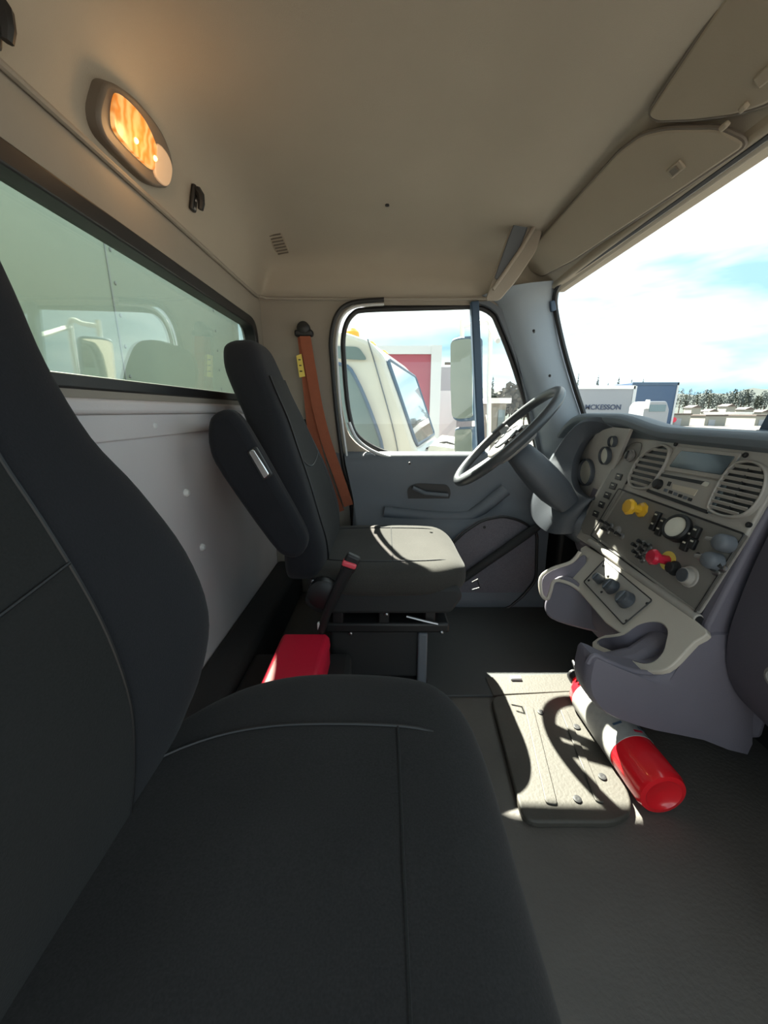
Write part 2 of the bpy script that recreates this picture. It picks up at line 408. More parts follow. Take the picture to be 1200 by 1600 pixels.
# window glass, divider, quarter glass
div_top, div_bot = [at(741, 478, y=DY), at(752, 728, y=DY)]
main = []; 
def side(p):  # which side of the divider
    t = (p.z-div_top.z)/(div_bot.z-div_top.z); return p.x-(div_top.x+(div_bot.x-div_top.x)*t)
mpts = [p for p in grow(GO, .01) if side(p) < 0]; qpts = [p for p in grow(GO, .01) if side(p) > 0]
def order(pts):
    c = sum(pts, V())/len(pts); return sorted(pts, key=lambda p: math.atan2(p.z-c.z, p.x-c.x))
st(MB().prism([p+V((0, .012, 0)) for p in order(mpts+[div_top, div_bot])], (0, .005, 0)).build('window_3', GL_SIDE, smooth=False))
st(MB().prism([p+V((0, .012, 0)) for p in order(qpts+[div_top, div_bot])], (0, .005, 0)).build('window_4', GL_SIDE, smooth=False))
dv = (div_bot-div_top).normalized()
MB().obox((div_top+div_bot)/2+V((0, .0, 0)), V((0, 1, 0)).cross(dv), V((0, 1, 0)), dv, .034, .04, (div_bot-div_top).length+.03).build('window_divider', M['navy'], dr, bevel=.006)

# A pillar
Lp = polyy([(752, 462), (776, 474), (786, 500), (806, 563), (824, 620), (838, 672), (850, 735)], DY-.005)
Rp = polyp([(868, 438), (864, 452), (863, 480), (874, 540), (892, 603), (909, 655), (930, 730)], WS0-WN*.01, WN)
rings = []
for a, b in zip(Lp, Rp):
    row = []
    for k in range(9):
        t = k/8; p = a.lerp(b, t); p += V((-.5, -.6, 0)).normalized()*(.045*math.sin(PI*t)); row.append(p)
    back = [p+V((.05, .06, 0)) for p in reversed(row)]
    rings.append(row+back)
mm = [smooth_poly([r[i] for r in rings], 4, False) for i in range(len(rings[0]))]
rings2 = [[mm[i][j] for i in range(len(mm))] for j in range(len(mm[0]))]
pl = st(MB().loft(rings2).build('trim_1', M['pillar']))
for a, b in ((834, 517), (859, 587)):
    p = at(a, b, y=1.63); MB().lathe(p, (-.4, -.9, 0), [(.005, -.02), (.005, .006), (0, .008)], 10).build('pillar_plug', M['black'], pl)
# header block behind visors to the windshield frame (closes roof to glass)
MB().box((.66, YN, .47), (.74, DY, .56)).build('header_cap', M['header'], ce, bevel=.01)
# firewall, left kick side, outer sill
st(MB().plate([V((1.02, YN, FZ)), V((1.02, DY, FZ)), V((1.02, DY, -.18)), V((1.02, YN, -.18))], [], (.04, 0, 0)).build('wall_front', M['black'], smooth=False))
MB().box((.86, YN, -.24), (1.06, DY, -.19)).build('cowl_panel', M['black'], bpy.data.objects['wall_front'], bevel=.005)
MB().box((.76, 1.58, FZ), (1.02, 1.75, -.2)).build('kick_panel', M['black'], bpy.data.objects['wall_front'], bevel=.02)

# ================================================================== HEADER FITTINGS
# sun visors folded up against the windshield header
VP0 = V((.55, 0, .591)); vd = (V((.678, 0, .478))-VP0).normalized(); VN = V((vd.z, 0, -vd.x))
if VN.z > 0: VN = -VN
VP0 = VP0+VN*.004
def visor(pts, label, clip=None, nm='sun_visor'):
    P = round_poly(polyp(pts, VP0, VN), .02, 4)
    lo = min(p.z for p in P); c = sum(P, V())/len(P)
    r = thing(nm, label, 'sun visor', (c.x, c.y, lo), 'sun visors over the windshield')
    MB().prism([p+VN*.016 for p in P], -VN*.014).build('visor_pad', M['header'], r, bevel=.006)
    MB().tube([p+VN*.010 for p in P], .0045, 8, cyclic=True).build('piping', M['lamp_housing'], r)
    return r
v1 = visor([(1135, 190), (1050, 192), (1010, 202), (975, 228), (850, 366), (812, 408), (850, 428), (900, 402), (1060, 296), (1180, 214)], 'driver side beige sun visor folded against the header above the steering wheel')
q = onp(1056, 264, VP0+VN*.018, VN)
MB().obox(q, V((0, 1, 0)), vd, VN, .040, .022, .006).build('ticket_clip', M['header'], v1, bevel=.003)
MB().obox(q+VN*.004, V((0, 1, 0)), vd, VN, .018, .012, .004).build('clip_slot', M['lamp_housing'], v1)
q = onp(1132, 197, VP0+VN*.02, VN); MB().obox(q, V((0, 1, 0)), vd, VN, .016, .010, .010).build('hinge', M['header'], v1, bevel=.003)
v2 = visor([(1160, 168), (1095, 177), (1035, 180), (1020, 170), (1032, 150), (1135, -5), (1250, -170), (1500, -170), (1350, 40), (1215, 150)], 'near beige sun visor at top right, with its corner by the visor gap')
q = onp(1162, 168, VP0+VN*.02, VN); MB().obox(q, V((0, 1, 0)), vd, VN, .014, .010, .010).build('hinge', M['header'], v2, bevel=.003)
q = onp(1196, 118, VP0+VN*.018, VN); MB().obox(q, V((0, 1, 0)), vd, VN, .03, .02, .006).build('ticket_clip', M['header'], v2, bevel=.003)
# grab handle where pillar meets headliner
gh = [at(a, b, y=1.50) for a, b in ((812, 322), (850, 353), (838, 392), (806, 440), (780, 470), (758, 470), (768, 440), (788, 380))]
r = thing('grab_handle', 'dark grey grab handle housing where windshield pillar meets the headliner', 'handle', V((.48, 1.52, .45)))
MB().prism(round_poly(gh, .012), (.012, .045, .012)).build('handle_base', M['taupe'], r, bevel=.006)
MB().prism(round_poly([at(a, b, y=1.49) for a, b in ((809, 334), (828, 347), (812, 388), (782, 438), (772, 436), (794, 372))], .01), (.004, .014, .004)).build('handle_recess', M['doorgrey'], r, bevel=.004)
MB().tube([at(a, b, y=1.485) for a, b in ((836, 352), (816, 386), (790, 424), (770, 452))], .007, 8).build('grip', M['taupe'], r)

# dome lamp on rear header
LP0 = V((-.4915, 0, .52)); LN = V((.965, 0, -.26)).normalized()
LP0 = LP0+LN*.010
hs = smooth_poly(polyp([(150, 140), (158, 126), (178, 132), (212, 160), (246, 205), (262, 250), (259, 285), (245, 292), (222, 282), (170, 232), (150, 205), (143, 172)], LP0, LN), 4)
c = sum(hs, V())/len(hs)
r = thing('dome_lamp', 'glowing orange dome lamp in grey housing on the rear header', 'lamp', c)
MB().prism([p+LN*.012 for p in hs], -LN*.05).build('housing', M['lamp_housing'], r, bevel=.006)
ln = smooth_poly(polyp([(164, 150), (172, 142), (196, 162), (216, 188), (232, 225), (230, 248), (226, 262), (195, 236), (167, 204), (161, 178)], LP0, LN), 4)
MB().prism([p+LN*.018 for p in ln], -LN*.012).build('amber_lens', M['lens'], r, bevel=.003)
lc = smooth_poly(polyp([(233, 222), (250, 236), (258, 260), (254, 284), (244, 286), (230, 266)], LP0, LN), 4)
MB().prism([p+LN*.017 for p in lc], -LN*.012).build('clear_lens', M['lens_clear'], r, bevel=.003)
for a, b in ((197, 215), (228, 243)):
    MB().ball(onp(a, b, LP0, LN)+LN*.018, .0052, (1, 1, 1), 2).build('bulb', M['bulb'], r)

def coat_hook(px, py, label):
    p = onp(px, py, LP0-LN*.004, LN); r = thing('coat_hook', label, 'hook', p, 'coat hooks on the rear header')
    Y = V((0, 1, 0)); D_ = LN.cross(Y)
    if D_.z > 0: D_ = -D_
    MB().obox(p, Y, D_, LN, .024, .058, .012).build('hook_plate', M['black'], r, bevel=.005)
    MB().tube([p+D_*-.020+LN*.004, p+D_*-.010+LN*.016, p+D_*.006+LN*.020, p+D_*.020+LN*.020], [.011, .010, .009, .007], 8).build('hook_arm', M['black'], r)
    for s in (-.5, .5): MB().lathe(p+D_*(.012+s*.018)+LN*.006, LN, [(.004, 0), (.003, .002), (0, .0025)], 8).build('screw', M['steel'], r)
    return r
coat_hook(303, 310, 'black coat hook on the rear header beside the glowing dome lamp')
coat_hook(-14, 26, 'black coat hook at the top left corner of the photo')
# vent grille in rear ceiling corner
p, n = onceil(436, 380); Y = V((0, 1, 0)); Y = (Y-n*Y.dot(n)).normalized(); X = Y.cross(n)
r = thing('ceiling_grille', 'small slotted grille in the rear corner of the headliner', 'vent', p)
MB().obox(p, Y, X, n, .13, .055, .008).build('grille_frame', M['header'], r, bevel=.004)
for k in range(7): MB().obox(p+Y*(-.05+.0165*k)+n*.005, Y, X, n, .005, .042, .003).build('slot', M['lamp_housing'], r)

# ================================================================== SEATS
def lerp_tab(tab, z):
    for i in range(len(tab)-1):
        a, b = tab[i], tab[i+1]
        if a[0] <= z <= b[0]:
            t = (z-a[0])/(b[0]-a[0]); return [a[j]+(b[j]-a[j])*t for j in range(1, len(a))]
    return list((tab[0] if z < tab[0][0] else tab[-1])[1:])
def spl_tab(tab, k=4):
    pts = []
    n = len(tab)
    for i in range(n-1):
        P = [tab[max(0, i-1)], tab[i], tab[i+1], tab[min(n-1, i+2)]]
        for s in range(k):
            t = s/k; pts.append([.5*(2*P[1][j]+(P[2][j]-P[0][j])*t+(2*P[0][j]-5*P[1][j]+4*P[2][j]-P[3][j])*t*t+(3*P[1][j]-P[0][j]-3*P[2][j]+P[3][j])*t**3) for j in range(len(tab[0]))])
    pts.append(list(tab[-1])); return pts
def se(a, e): return math.copysign(abs(a)**e, a)
def make_seat(name, label, yc, back, cush, loc, flag):
    r = thing(name, label, 'seat', loc)
    tab = spl_tab(back, 4)
    NR = 40
    def xfront(z, v):   # v in -1..1 across
        xf, th, hw, bo = lerp_tab(tab, z)
        return xf-th/2+th/2*(max(0, 1-abs(v)**4.5))**(1/4.5)-bo*(1-min(1, abs(v))**2.2)
    def ring(z, xf, th, hw, bo, ins=0):
        out = []
        for k in range(NR):
            a = 2*PI*k/NR; cy, sx = se(math.cos(a), 2/4.5), se(math.sin(a), 2/3.2)
            x = xf-th/2+sx*th/2
            if sx > 0: x -= bo*(1-abs(cy)**2.2)*sx
            out.append(V((x, yc+cy*hw, z)))
        return out
    MB().loft([ring(*s) for s in tab]).build('backrest', M['fabric_side'], r)
    # centre panel of the back laid in between the seams
    inset = .60
    def vseam(z):
        return flag['seam'](z)
    vl = lambda vs: -.82 if flag.get('one') else -vs
    zs = [back[0][0]+.02+i*(flag['top']-back[0][0]-.02)/28 for i in range(29)]
    rows = []
    for z in zs:
        xf, th, hw, bo = lerp_tab(tab, z); vs = vseam(z); rows.append([V((xfront(z, v)+.0035, yc+hw*v, z)) for v in [vl(vs)+(vs-vl(vs))*k/16 for k in range(17)]])
    back_rows = [[p+V((-.03, 0, 0)) for p in rw] for rw in rows]
    MB().loft([rw+list(reversed(bk)) for rw, bk in zip(rows, back_rows)]).build('centre_panel', M['fabric'], r, bevel=0)
    for s in ((1,) if flag.get('one') else (-1, 1)):
        pts = [V((xfront(z, s*vseam(z))+.003, yc+s*vseam(z)*lerp_tab(tab, z)[2], z)) for z in zs]
        MB().tube(pts, .0022, 6).build('back_seam', M['black'], r)
    for zz in flag['hs']:
        pts = []
        for k in range(21):
            t = k/20; z = zz-.03*math.sin(PI*(t if not flag.get('one') else .5+t*.5)); vv = vl(vseam(z))+(vseam(z)-vl(vseam(z)))*t; pts.append(V((xfront(z, vv)+.0045, yc+vv*lerp_tab(tab, z)[2], z)))
        MB().tube(pts, .0017, 6).build('cross_seam', M['black'], r)
    # cushion: lofted along x
    xr, xfnt, zt, zb, hw = cush
    L = xfnt-xr; st_ = []
    for s in [0, .01, .03, .07, .15, .3, .45, .6, .72, .8, .86, .91, .95, .98, .995, 1]:
        e = max(0, (s-.78)/.22); k = math.sqrt(max(0, 1-e*e)); k0 = min(1, .75+.25*math.sqrt(min(1, s/.07)))
        st_.append((xr+L*s, (.68+.32*k)*k0, k))
    def ztop(s, v): return 0
    rings = []
    NC = 44
    if flag.get('kw'):
        st_ = []
        K = flag['kw']
        for i in range(41):
            t = i/40; s = .5-.5*math.cos(PI*t); e = max(0, (s-.84)/.16); kz = math.sqrt(max(0, 1-e*e)); g = lerp_tab(K, s)[0]
            st_.append((xr+L*s, g, kz))
    def kwf(s):
        return lerp_tab([(u[0], u[1]) for u in [((x-xr)/L, w_) for x, w_, _ in st_]], s)[0]
    for x, kw, kz in st_:
        h = hw*kw; ztp = zb+(zt-zb)*(.40+.60*kz); rg = []
        for k in range(NC):
            a = 2*PI*k/NC; cy, sz = se(math.cos(a), 2/5.5), se(math.sin(a), 2/3.0)
            zc = (ztp+zb)/2; z = zc+sz*(ztp-zb)/2
            if sz > 0: z -= .020*(1-abs(cy)**2.5)*sz*kz
            if sz < 0: z += .02*(1-kz)
            rg.append(V((x, yc+cy*h, z)))
        rings.append(rg)
    MB().loft(rings).build('cushion', M[flag.get('cm', 'fabric_mid')], r)
    def zc_(x, v):
        s = (x-xr)/L; e = max(0, (s-.78)/.22); k = math.sqrt(max(0, 1-e*e)); ztp = zb+(zt-zb)*(.40+.60*k)
        sz = max(0, 1-abs(v)**5.5)**(1/3.0); zc = (ztp+zb)/2
        return zc+sz*(ztp-zb)/2-.020*(1-abs(v)**2.5)*sz*k
    for s in (-1, 1):
        pts = []
        for i in range(26):
            x = xr+.02+(L*.955-.02)*i/25; kw = kwf((x-xr)/L); v = s*flag.get('vs', .70)
            pts.append(V((x, yc+v*hw*kw, zc_(x, v)+.001)))
        MB().tube(pts, .0022, 6).build('cushion_seam', M['black'], r)
    vs_ = flag.get('vs', .70); pts = [V((xr+L*flag['xs'], yc+hw*kwf(flag['xs'])*vs_*(-1+2*k/20), zc_(xr+L*flag['xs'], vs_*(-1+2*k/20))+.001)) for k in range(21)]
    MB().tube(pts, .0018, 6).build('cross_seam', M['fabric'], r)
    return r, xfront, tab

d_back = [(-.48, -.185, .12, .21, .0), (-.45, -.165, .14, .235, .012), (-.38, -.155, .15, .248, .03), (-.30, -.17, .15, .25, .035), (-.20, -.20, .145, .232, .03), (-.10, -.24, .14, .195, .022), (-.02, -.275, .13, .160, .012), (.05, -.31, .125, .142, .004), (.11, -.335, .12, .136, 0), (.15, -.35, .11, .126, 0), (.18, -.362, .095, .108, 0), (.197, -.375, .06, .075, 0), (.203, -.39, .02, .03, 0)]
KD = spl_tab([(0, .80), (.1, .92), (.3, 1.0), (.6, 1.0), (.78, .96), (.88, .88), (.95, .74), (.985, .58), (1, .40)], 3)
KP = spl_tab([(0, .36), (.06, .45), (.16, .72), (.28, .90), (.42, .985), (.6, 1.0), (.78, .97), (.88, .90), (.95, .78), (.985, .64), (1, .48)], 3)
fl = dict(kw=KD, seam=lambda z: .62 if z < -.05 else .62-.0*(z), top=.10, hs=(-.14,), xs=.52)
ds, dxf, dtab = make_seat('driver_seat', 'black high-backed suspension driver seat with folded armrest behind the steering wheel', 1.26, d_back, (-.23, .265, -.425, -.545, .245), V((0, 1.26, FZ)), fl)
p_back = [(-.48, -.30, .12, .17, .0), (-.44, -.28, .14, .215, .012), (-.38, -.255, .15, .255, .03), (-.30, -.245, .155, .275, .035), (-.20, -.262, .15, .262, .03), (-.10, -.295, .14, .225, .022), (-.03, -.325, .13, .192, .012), (.05, -.348, .125, .174, .004), (.12, -.362, .12, .168, 0), (.19, -.376, .11, .156, 0), (.23, -.388, .095, .135, 0), (.25, -.40, .06, .095, 0), (.256, -.41, .02, .04, 0)]
fl2 = dict(cm='fabric_cushion', kw=KP, vs=.56, seam=lambda z: .24, top=.14, hs=(-.14,), xs=.75, one=True)
ps, pxf, ptab = make_seat('passenger_seat', 'charcoal fabric passenger seat filling the foreground, with wide stitched cushion', .285, p_back, (-.37, .150, -.425, -.56, .318), V((0, .285, FZ)), fl2)
# passenger seat base
MB().box((-.30, .06, FZ), (.06, .52, -.55)).build('seat_base', M['black'], ps, bevel=.02)
MB().ball(onp(9, 653, V((-.35, 0, 0)), V((1, 0, 0))), .0035, sub=2).build('button', M['white'], ps)

# driver seat fittings
arm = [at(a, b, y=.965) for a, b in ((322, 668), (330, 648), (352, 640), (372, 655), (400, 700), (440, 770), (474, 832), (477, 856), (466, 872), (445, 872), (420, 850), (345, 745), (325, 705))]
MB().prism(smooth_poly(arm, 3), (0, .065, 0)).build('armrest', M['fabric_side'], ds, bevel=.02, seg=4)
bk = [at(a, b, y=.958) for a, b in ((388, 706), (396, 701), (421, 742), (413, 749))]
MB().prism(round_poly(bk, .006), (0, .012, 0)).build('armrest_bracket', M['chrome'], ds, bevel=.002)
MB().prism(round_poly([p+V((0, .004, 0)) for p in [at(a, b, y=.958) for a, b in ((384, 706), (398, 697), (425, 744), (411, 753))]], .008), (0, .012, 0)).build('bracket_plate', M['black'], ds, bevel=.002)
MB().cyl(at(338, 668, y=1.03), at(338, 668, y=1.16)+V((0, 0, 0)), .012).build('armrest_pivot', M['steel'], ds)
# lower cushion valance, suspension frame, bellows, feet
MB().prism(round_poly([V((x, 1.03, z)) for x, z in ((-.22, -.50), (.22, -.50), (.235, -.53), (.20, -.585), (-.20, -.585), (-.24, -.55))], .02), (0, .46, 0)).build('seat_pan', M['blacksoft'], ds, bevel=.012)
MB().box((-.18, 1.04, -.655), (.20, 1.48, -.622)).build('suspension_frame', M['black'], ds, bevel=.008)
MB().box((-.17, 1.06, -.83), (.12, 1.46, -.655)).build('suspension_cover', M['blacksoft'], ds, bevel=.015)
MB().box((-.18, 1.05, FZ), (.14, 1.48, -.83)).build('seat_track', M['black'], ds, bevel=.006)
for x in (-.14, .0, .14):
    MB().box((x-.016, 1.045, -.625), (x+.016, 1.47, -.585)).build('support_bracket', M['black'], ds, bevel=.004)
MB().box((.105, 1.045, -.86), (.135, 1.07, -.66)).build('cable_guide', M['doorgrey'], ds, bevel=.006)
for a, b in ((548, 990), (690, 988), (604, 960), (489, 908)):
    MB().lathe(at(a, b, y=1.038), (0, -1, 0), [(.0055, -.012), (.0055, .003), (.002, .005), (0, .005)], 10).build('bolt', M['steel'], ds)
MB().tube([at(635, 963, y=1.035), at(662, 970, y=1.03), at(684, 975, y=1.03)], .0045, 8).build('adjuster_lever', M['steel'], ds)
MB().lathe(at(505, 930, y=1.0), (0, -1, 0), [(.045, -.03), (.045, 0), (.035, .008), (0, .009)], 24).build('recliner_cover', M['black'], ds)
MB().tube([at(738, 910, y=1.20), at(746, 905, y=1.20), at(750, 918, y=1.2), at(738, 922, y=1.2)], .003, 6).build('wire_handle', M['black'], ds)
# seat belt buckle on its stalk
bs = [at(a, b, y=.99) for a, b in ((502, 985), (512, 955), (530, 915), (545, 885))]
r = thing('seat_belt_buckle', 'seat belt buckle with red release button on a black stalk by the driver cushion', 'buckle', bs[0]-V((0, 0, .04)))
MB().tube(bs, [.012, .013, .016, .019], 10).build('stalk', M['black'], r)
d_ = (bs[3]-bs[2]).normalized(); yy = V((0, 1, 0))
MB().obox(bs[3]+d_*.012, d_.cross(yy), yy, d_, .040, .024, .05).build('buckle_body', M['black'], r, bevel=.006)
MB().obox(at(546, 881, y=.985), V((1, 0, -.35)).normalized(), yy, V((.35, 0, 1)).normalized(), .040, .026, .016).build('release_button', M['redbutton'], r, bevel=.005)
MB().obox(at(501, 978, y=.99), V((1, 0, 0)), yy, V((0, 0, 1)), .018, .012, .024).build('anchor_plate', M['white'], r, bevel=.003)
MB().cyl(bs[0]-V((0, 0, .10)), bs[0], .007).build('cable', M['black'], r)

# shoulder belt on the pillar
r = thing('shoulder_belt', 'rust-brown shoulder belt hanging from a black anchor on the rear pillar', 'seat belt', V((-.3, 1.72, -.35)))
def ribbon(pts, w, th, name, m, parent, wd=None):
    rings = []
    for i, p in enumerate(pts):
        t = (pts[min(i+1, len(pts)-1)]-pts[max(0, i-1)]).normalized(); n = V((0, 1, 0)); n = (n-t*n.dot(t)).normalized(); a = t.cross(n)
        ww = w[i] if isinstance(w, (list, tuple)) else w
        rings.append([p+a*ww/2+n*th/2, p-a*ww/2+n*th/2, p-a*ww/2-n*th/2, p+a*ww/2-n*th/2])
    return MB().loft(rings).build(name, m, parent)
b0 = smooth_poly([at(a, b, y=1.715) for a, b in ((474, 522), (480, 580), (486, 640), (492, 690), (506, 740), (530, 800))], 4, False)
ribbon(b0, .050, .003, 'webbing', M['webbing'], r)
b1 = smooth_poly([at(a, b, y=1.700) for a, b in ((476, 522), (486, 580), (497, 640), (510, 690), (527, 738), (545, 790))], 4, False)
ribbon(b1, .044, .003, 'webbing', M['webbing'], r)
ap = at(475, 521, y=1.71)
MB().obox(ap, V((1, 0, 0)), V((0, 1, 0)), V((0, 0, 1)), .075, .035, .026).build('belt_anchor', M['black'], r, bevel=.009)
MB().lathe(ap+V((.0, .0, .018)), (0, -1, 0), [(.026, -.01), (.026, .014), (.018, .02), (0, .021)], 20).build('anchor_cap', M['black'], r)
tg = [at(a, b, y=1.705) for a, b in ((463, 556), (471, 553), (477, 588), (468, 590))]
MB().prism(tg, (0, -.002, 0)).build('belt_tag', M['yellowlabel'], r)
for k in range(3):
    q = at(468+k*1.2, 562+k*9, y=1.700); MB().obox(q, V((1, 0, 0)), V((0, 1, 0)), V((0, 0, 1)), .010, .001, .004).build('tag_print', M['black'], r)
MB().box(tuple(at(466, 655, y=1.70)), tuple(at(478, 655, y=1.73)+V((0, 0, -.05)))).build('belt_guide', M['black'], r, bevel=.004)

# red case between the seats
r = thing('tool_case', 'red plastic case lying on the carpet between the two seats', 'case', V((-.225, .80, -.72)))
MB().box((-.295, .60, -.72), (-.158, .985, -.665)).build('case_body', M['redbox'], r, bevel=.008)
MB().prism([V((x, .598, z)) for x, z in ((-.298, -.662), (-.155, -.662), (-.158, -.635), (-.168, -.622), (-.288, -.622), (-.297, -.635))], (0, .389, 0)).build('case_lid', M['redbox'], r, bevel=.006)
MB().box((-.160, .80, -.685), (-.150, .84, -.645)).build('latch', M['redbox'], r, bevel=.002)
MB().box((-.25, .985, -.675), (-.20, .998, -.655)).build('case_handle', M['redbox'], r, bevel=.003)

# ================================================================== STEERING WHEEL
WC = V((.430, 1.385, -.090)); WR_ = .222
wn = V((-.69, .09, .70)).normalized(); wu = V((.714, 0, .70)); wu = (wu-wn*wu.dot(wn)).normalized(); wy = wn.cross(wu)
if wy.y < 0: wy = -wy
r = thing('steering_wheel', 'two-tone grey spoked steering wheel in front of the driver seat', 'steering wheel', WC)
def wp(a, rad, h=0): return WC+wu*math.sin(a)*rad+wy*math.cos(a)*rad+wn*h
MB().tube([wp(2*PI*k/64, WR_) for k in range(64)], .0165, 14, cyclic=True).build('rim', M['wheel'], r)
for a0 in (math.radians(15), math.radians(165), math.radians(262), math.radians(278)):
    rings = []
    for k in range(7):
        t = k/6; rad = .05+(WR_-.05)*t; w = .030-.012*math.sin(PI*t*.8); h = -.028*(1-t)
        dirp = wu*math.cos(a0)-wy*math.sin(a0)
        c = wp(a0, rad, h); rings.append([c+dirp*w+wn*.006, c+dirp*w-wn*.006, c-dirp*w-wn*.006, c-dirp*w+wn*.006])
    MB().loft(rings).build('spoke', M['hub'], r, bevel=.004)
hubp = [wu*a+wy*b for a, b in ((.075, -.085), (.075, .085), (.03, .10), (-.05, .085), (-.085, .045), (-.085, -.045), (-.05, -.085), (.03, -.10))]
MB().prism(round_poly([WC+p-wn*.055 for p in hubp], .03), wn*.05).build('hub', M['hub'], r, bevel=.012)
MB().prism(round_poly([WC+p*.55-wn*.006 for p in hubp], .02), wn*.006).build('horn_pad', M['wheel'], r, bevel=.003)
for s in (-1, 1):
    for k in range(3): MB().obox(WC+wy*s*(.072)+wu*(.04-.03*k)-wn*.003, wy, wu, wn, .018, .016, .008).build('thumb_switch', M['black'], r, bevel=.002)
# column shroud
r = thing('steering_column', 'grey steering column shroud running from the wheel into the dash', 'steering column', WC-wn*.3)
ax = -wn
rings = []
for t, a, b in ((.06, .035, .04), (.075, .045, .052), (.13, .052, .062), (.20, .056, .066), (.27, .053, .064), (.33, .04, .05)):
    c = WC+ax*t; rings.append([c+wy*se(math.cos(2*PI*k/28), .6)*b+wu*se(math.sin(2*PI*k/28), .6)*a for k in range(28)])
MB().loft(rings).build('column_shroud', M['cowl'], r)
MB().cyl(WC-wn*.05, WC-wn*.08, .035).build('column_neck', M['black'], r)
MB().cyl(WC+ax*.32, WC+ax*.60, .024).build('column_shaft', M['black'], r)
MB().tube([WC+ax*.10+wy*.06, WC+ax*.10+wy*.15+wu*.03, WC+ax*.09+wy*.2+wu*.04], [.008, .007, .010], 8).build('turn_stalk', M['black'], r)

# ================================================================== DASHBOARD
dash = thing('dashboard', 'grey truck dashboard with gauge cowl, air vents, radio and switch panel', 'dashboard', V((.85, .78, FZ)))
A0 = V((.79, 0, -.07)); A1 = V((.70, 0, -.44)); ad_ = (A1-A0).normalized(); AN = V((ad_.z, 0, -ad_.x))
if AN.x > 0: AN = -AN
def pa(pts, off=0): return polyp(pts, A0+AN*off, AN)
def As(y, s): return V((A0.x+(A1.x-A0.x)*s, y, A0.z+(A1.z-A0.z)*s))
# dash top pad, lofted across the width
def ridge(y):
    h = 0
    if y > 1.05: h = .036*math.sin(min(1, (y-1.05)/.22)*PI/2)**2
    if y > 1.48: h -= .11*((y-1.48)/.2)**2
    return h
rings = []
N = 50
for k in range(N+1):
    y = YN+.02+(1.70-YN-.02)*k/N; h = ridge(y); xo = 0 if y < 1.05 else -.028*min(1, (y-1.05)/.25)
    if y < .74: xo += .02*min(1, (.74-y)/.1)
    P = [(.80+xo, -.088+h), (.772+xo, -.080+h), (.757+xo, -.072+h), (.754+xo, -.056+h), (.766+xo, -.040+h), (.80, -.036+h*.9), (.86, -.052+h*.3), (.88, -.10), (.9, -.30), (.84, -.30)]
    rings.append([V((a, y, b)) for a, b in smooth_poly_dummy] if False else [V((a, y, b)) for a, b in P])
MB().loft(rings).build('top_pad', M['dashpad'], dash, sub=1)
# centre stack body and fascia
body = [As(1.30, 0), As(1.30, 1)]
MB().prism([V((x, .755, z)) for x, z in ((.790, -.09), (.702, -.455), (.72, -.50), (1.0, -.52), (1.0, -.30), (.90, -.09))], (0, .60, 0)).build('stack_body', M['purple'], dash, bevel=.006)
fas = [As(.735, .02), As(.745, .50), As(.765, 1.0), As(1.335, 1.0), As(1.255, 0.03)]
MB().prism([p+AN*.010 for p in round_poly(fas, .015)], -AN*.012).build('fascia', M['fascia'], dash, bevel=.004)
# side flank of the stack between fascia and glove box
MB().prism([V((x, .74, z)) for x, z in ((.792, -.08), (.748, -.25), (.698, -.45), (.705, -.50), (.80, -.56), (.95, -.56), (.95, -.08))], (0, .03, 0)).build('stack_flank', M['purple'], dash, bevel=.008)
# lower rail (bright rod across the foot of the fascia)
R0, R1 = at(922, 846, x=.690), at(1092, 968, x=.690)
MB().cyl(R0, R1, .0115).build('lower_rail', M['fascia'], dash, bevel=.003)
MB().lathe(R1+V((0, -.0005, 0)), (0, -1, 0), [(.0085, -.001), (.0085, .0008), (0, .0008)], 16).build('rail_end', M['black'], dash)
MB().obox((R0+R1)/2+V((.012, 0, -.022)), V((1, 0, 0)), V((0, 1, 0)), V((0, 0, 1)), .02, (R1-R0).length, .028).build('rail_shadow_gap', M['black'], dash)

# vents
def vent(pts, nsl, label=None, cols=0):
    P = pa(pts, .012); PP = smooth_poly(P, 4); c = sum(PP, V())/len(PP)
    vt = MB().plate([p+AN*.010 for p in [c+(q-c)*1.10 for q in PP]], [[p+AN*.010 for p in PP]], -AN*.022).build('air_vent', M['fascia'], dash, bevel=.003)
    MB().prism([p+AN*.0015 for p in PP], -AN*.003).build('vent_back', M['black'], vt)
    ymin, ymax = min(p.y for p in PP), max(p.y for p in PP)
    smin, smax = min((p-A0).dot(ad_) for p in PP), max((p-A0).dot(ad_) for p in PP)
    def span(s):
        ys_ = []
        n = len(PP)
        for i in range(n):
            a, b = PP[i], PP[(i+1) % n]; sa, sb = (a-A0).dot(ad_)-s, (b-A0).dot(ad_)-s
            if sa*sb <= 0 and abs(sa-sb) > 1e-9: ys_.append(a.y+(b.y-a.y)*sa/(sa-sb))
        return (min(ys_), max(ys_)) if len(ys_) >= 2 else None
    for k in range(nsl):
        s = smin+(smax-smin)*(k+.7)/(nsl+.4); sp = span(s)
        if not sp: continue
        y0, y1 = sp; q = A0+ad_*s+V((0, (y0+y1)/2, 0))
        t = (ad_*.8-AN*.6).normalized()
        MB().obox(q+AN*.0185, V((0, 1, 0)), t, t.cross(V((0, 1, 0))), (y1-y0)*.97, .0075, .003).build('slat', M['fascia'], vt)
    for k in range(cols):
        yy_ = ymin+(ymax-ymin)*(k+1)/(cols+1)
        MB().obox(A0+ad_*(smin+smax)/2+V((0, yy_, 0))+AN*.0155, V((0, 1, 0)), ad_, AN, .003, (smax-smin)*.85, .006).build('blade', M['black'], vt)
    return vt
vent([(1031, 699), (1043, 700), (1047, 708), (1040, 728), (1022, 755), (1010, 762), (992, 760), (987, 750), (990, 738), (1004, 715)], 7)
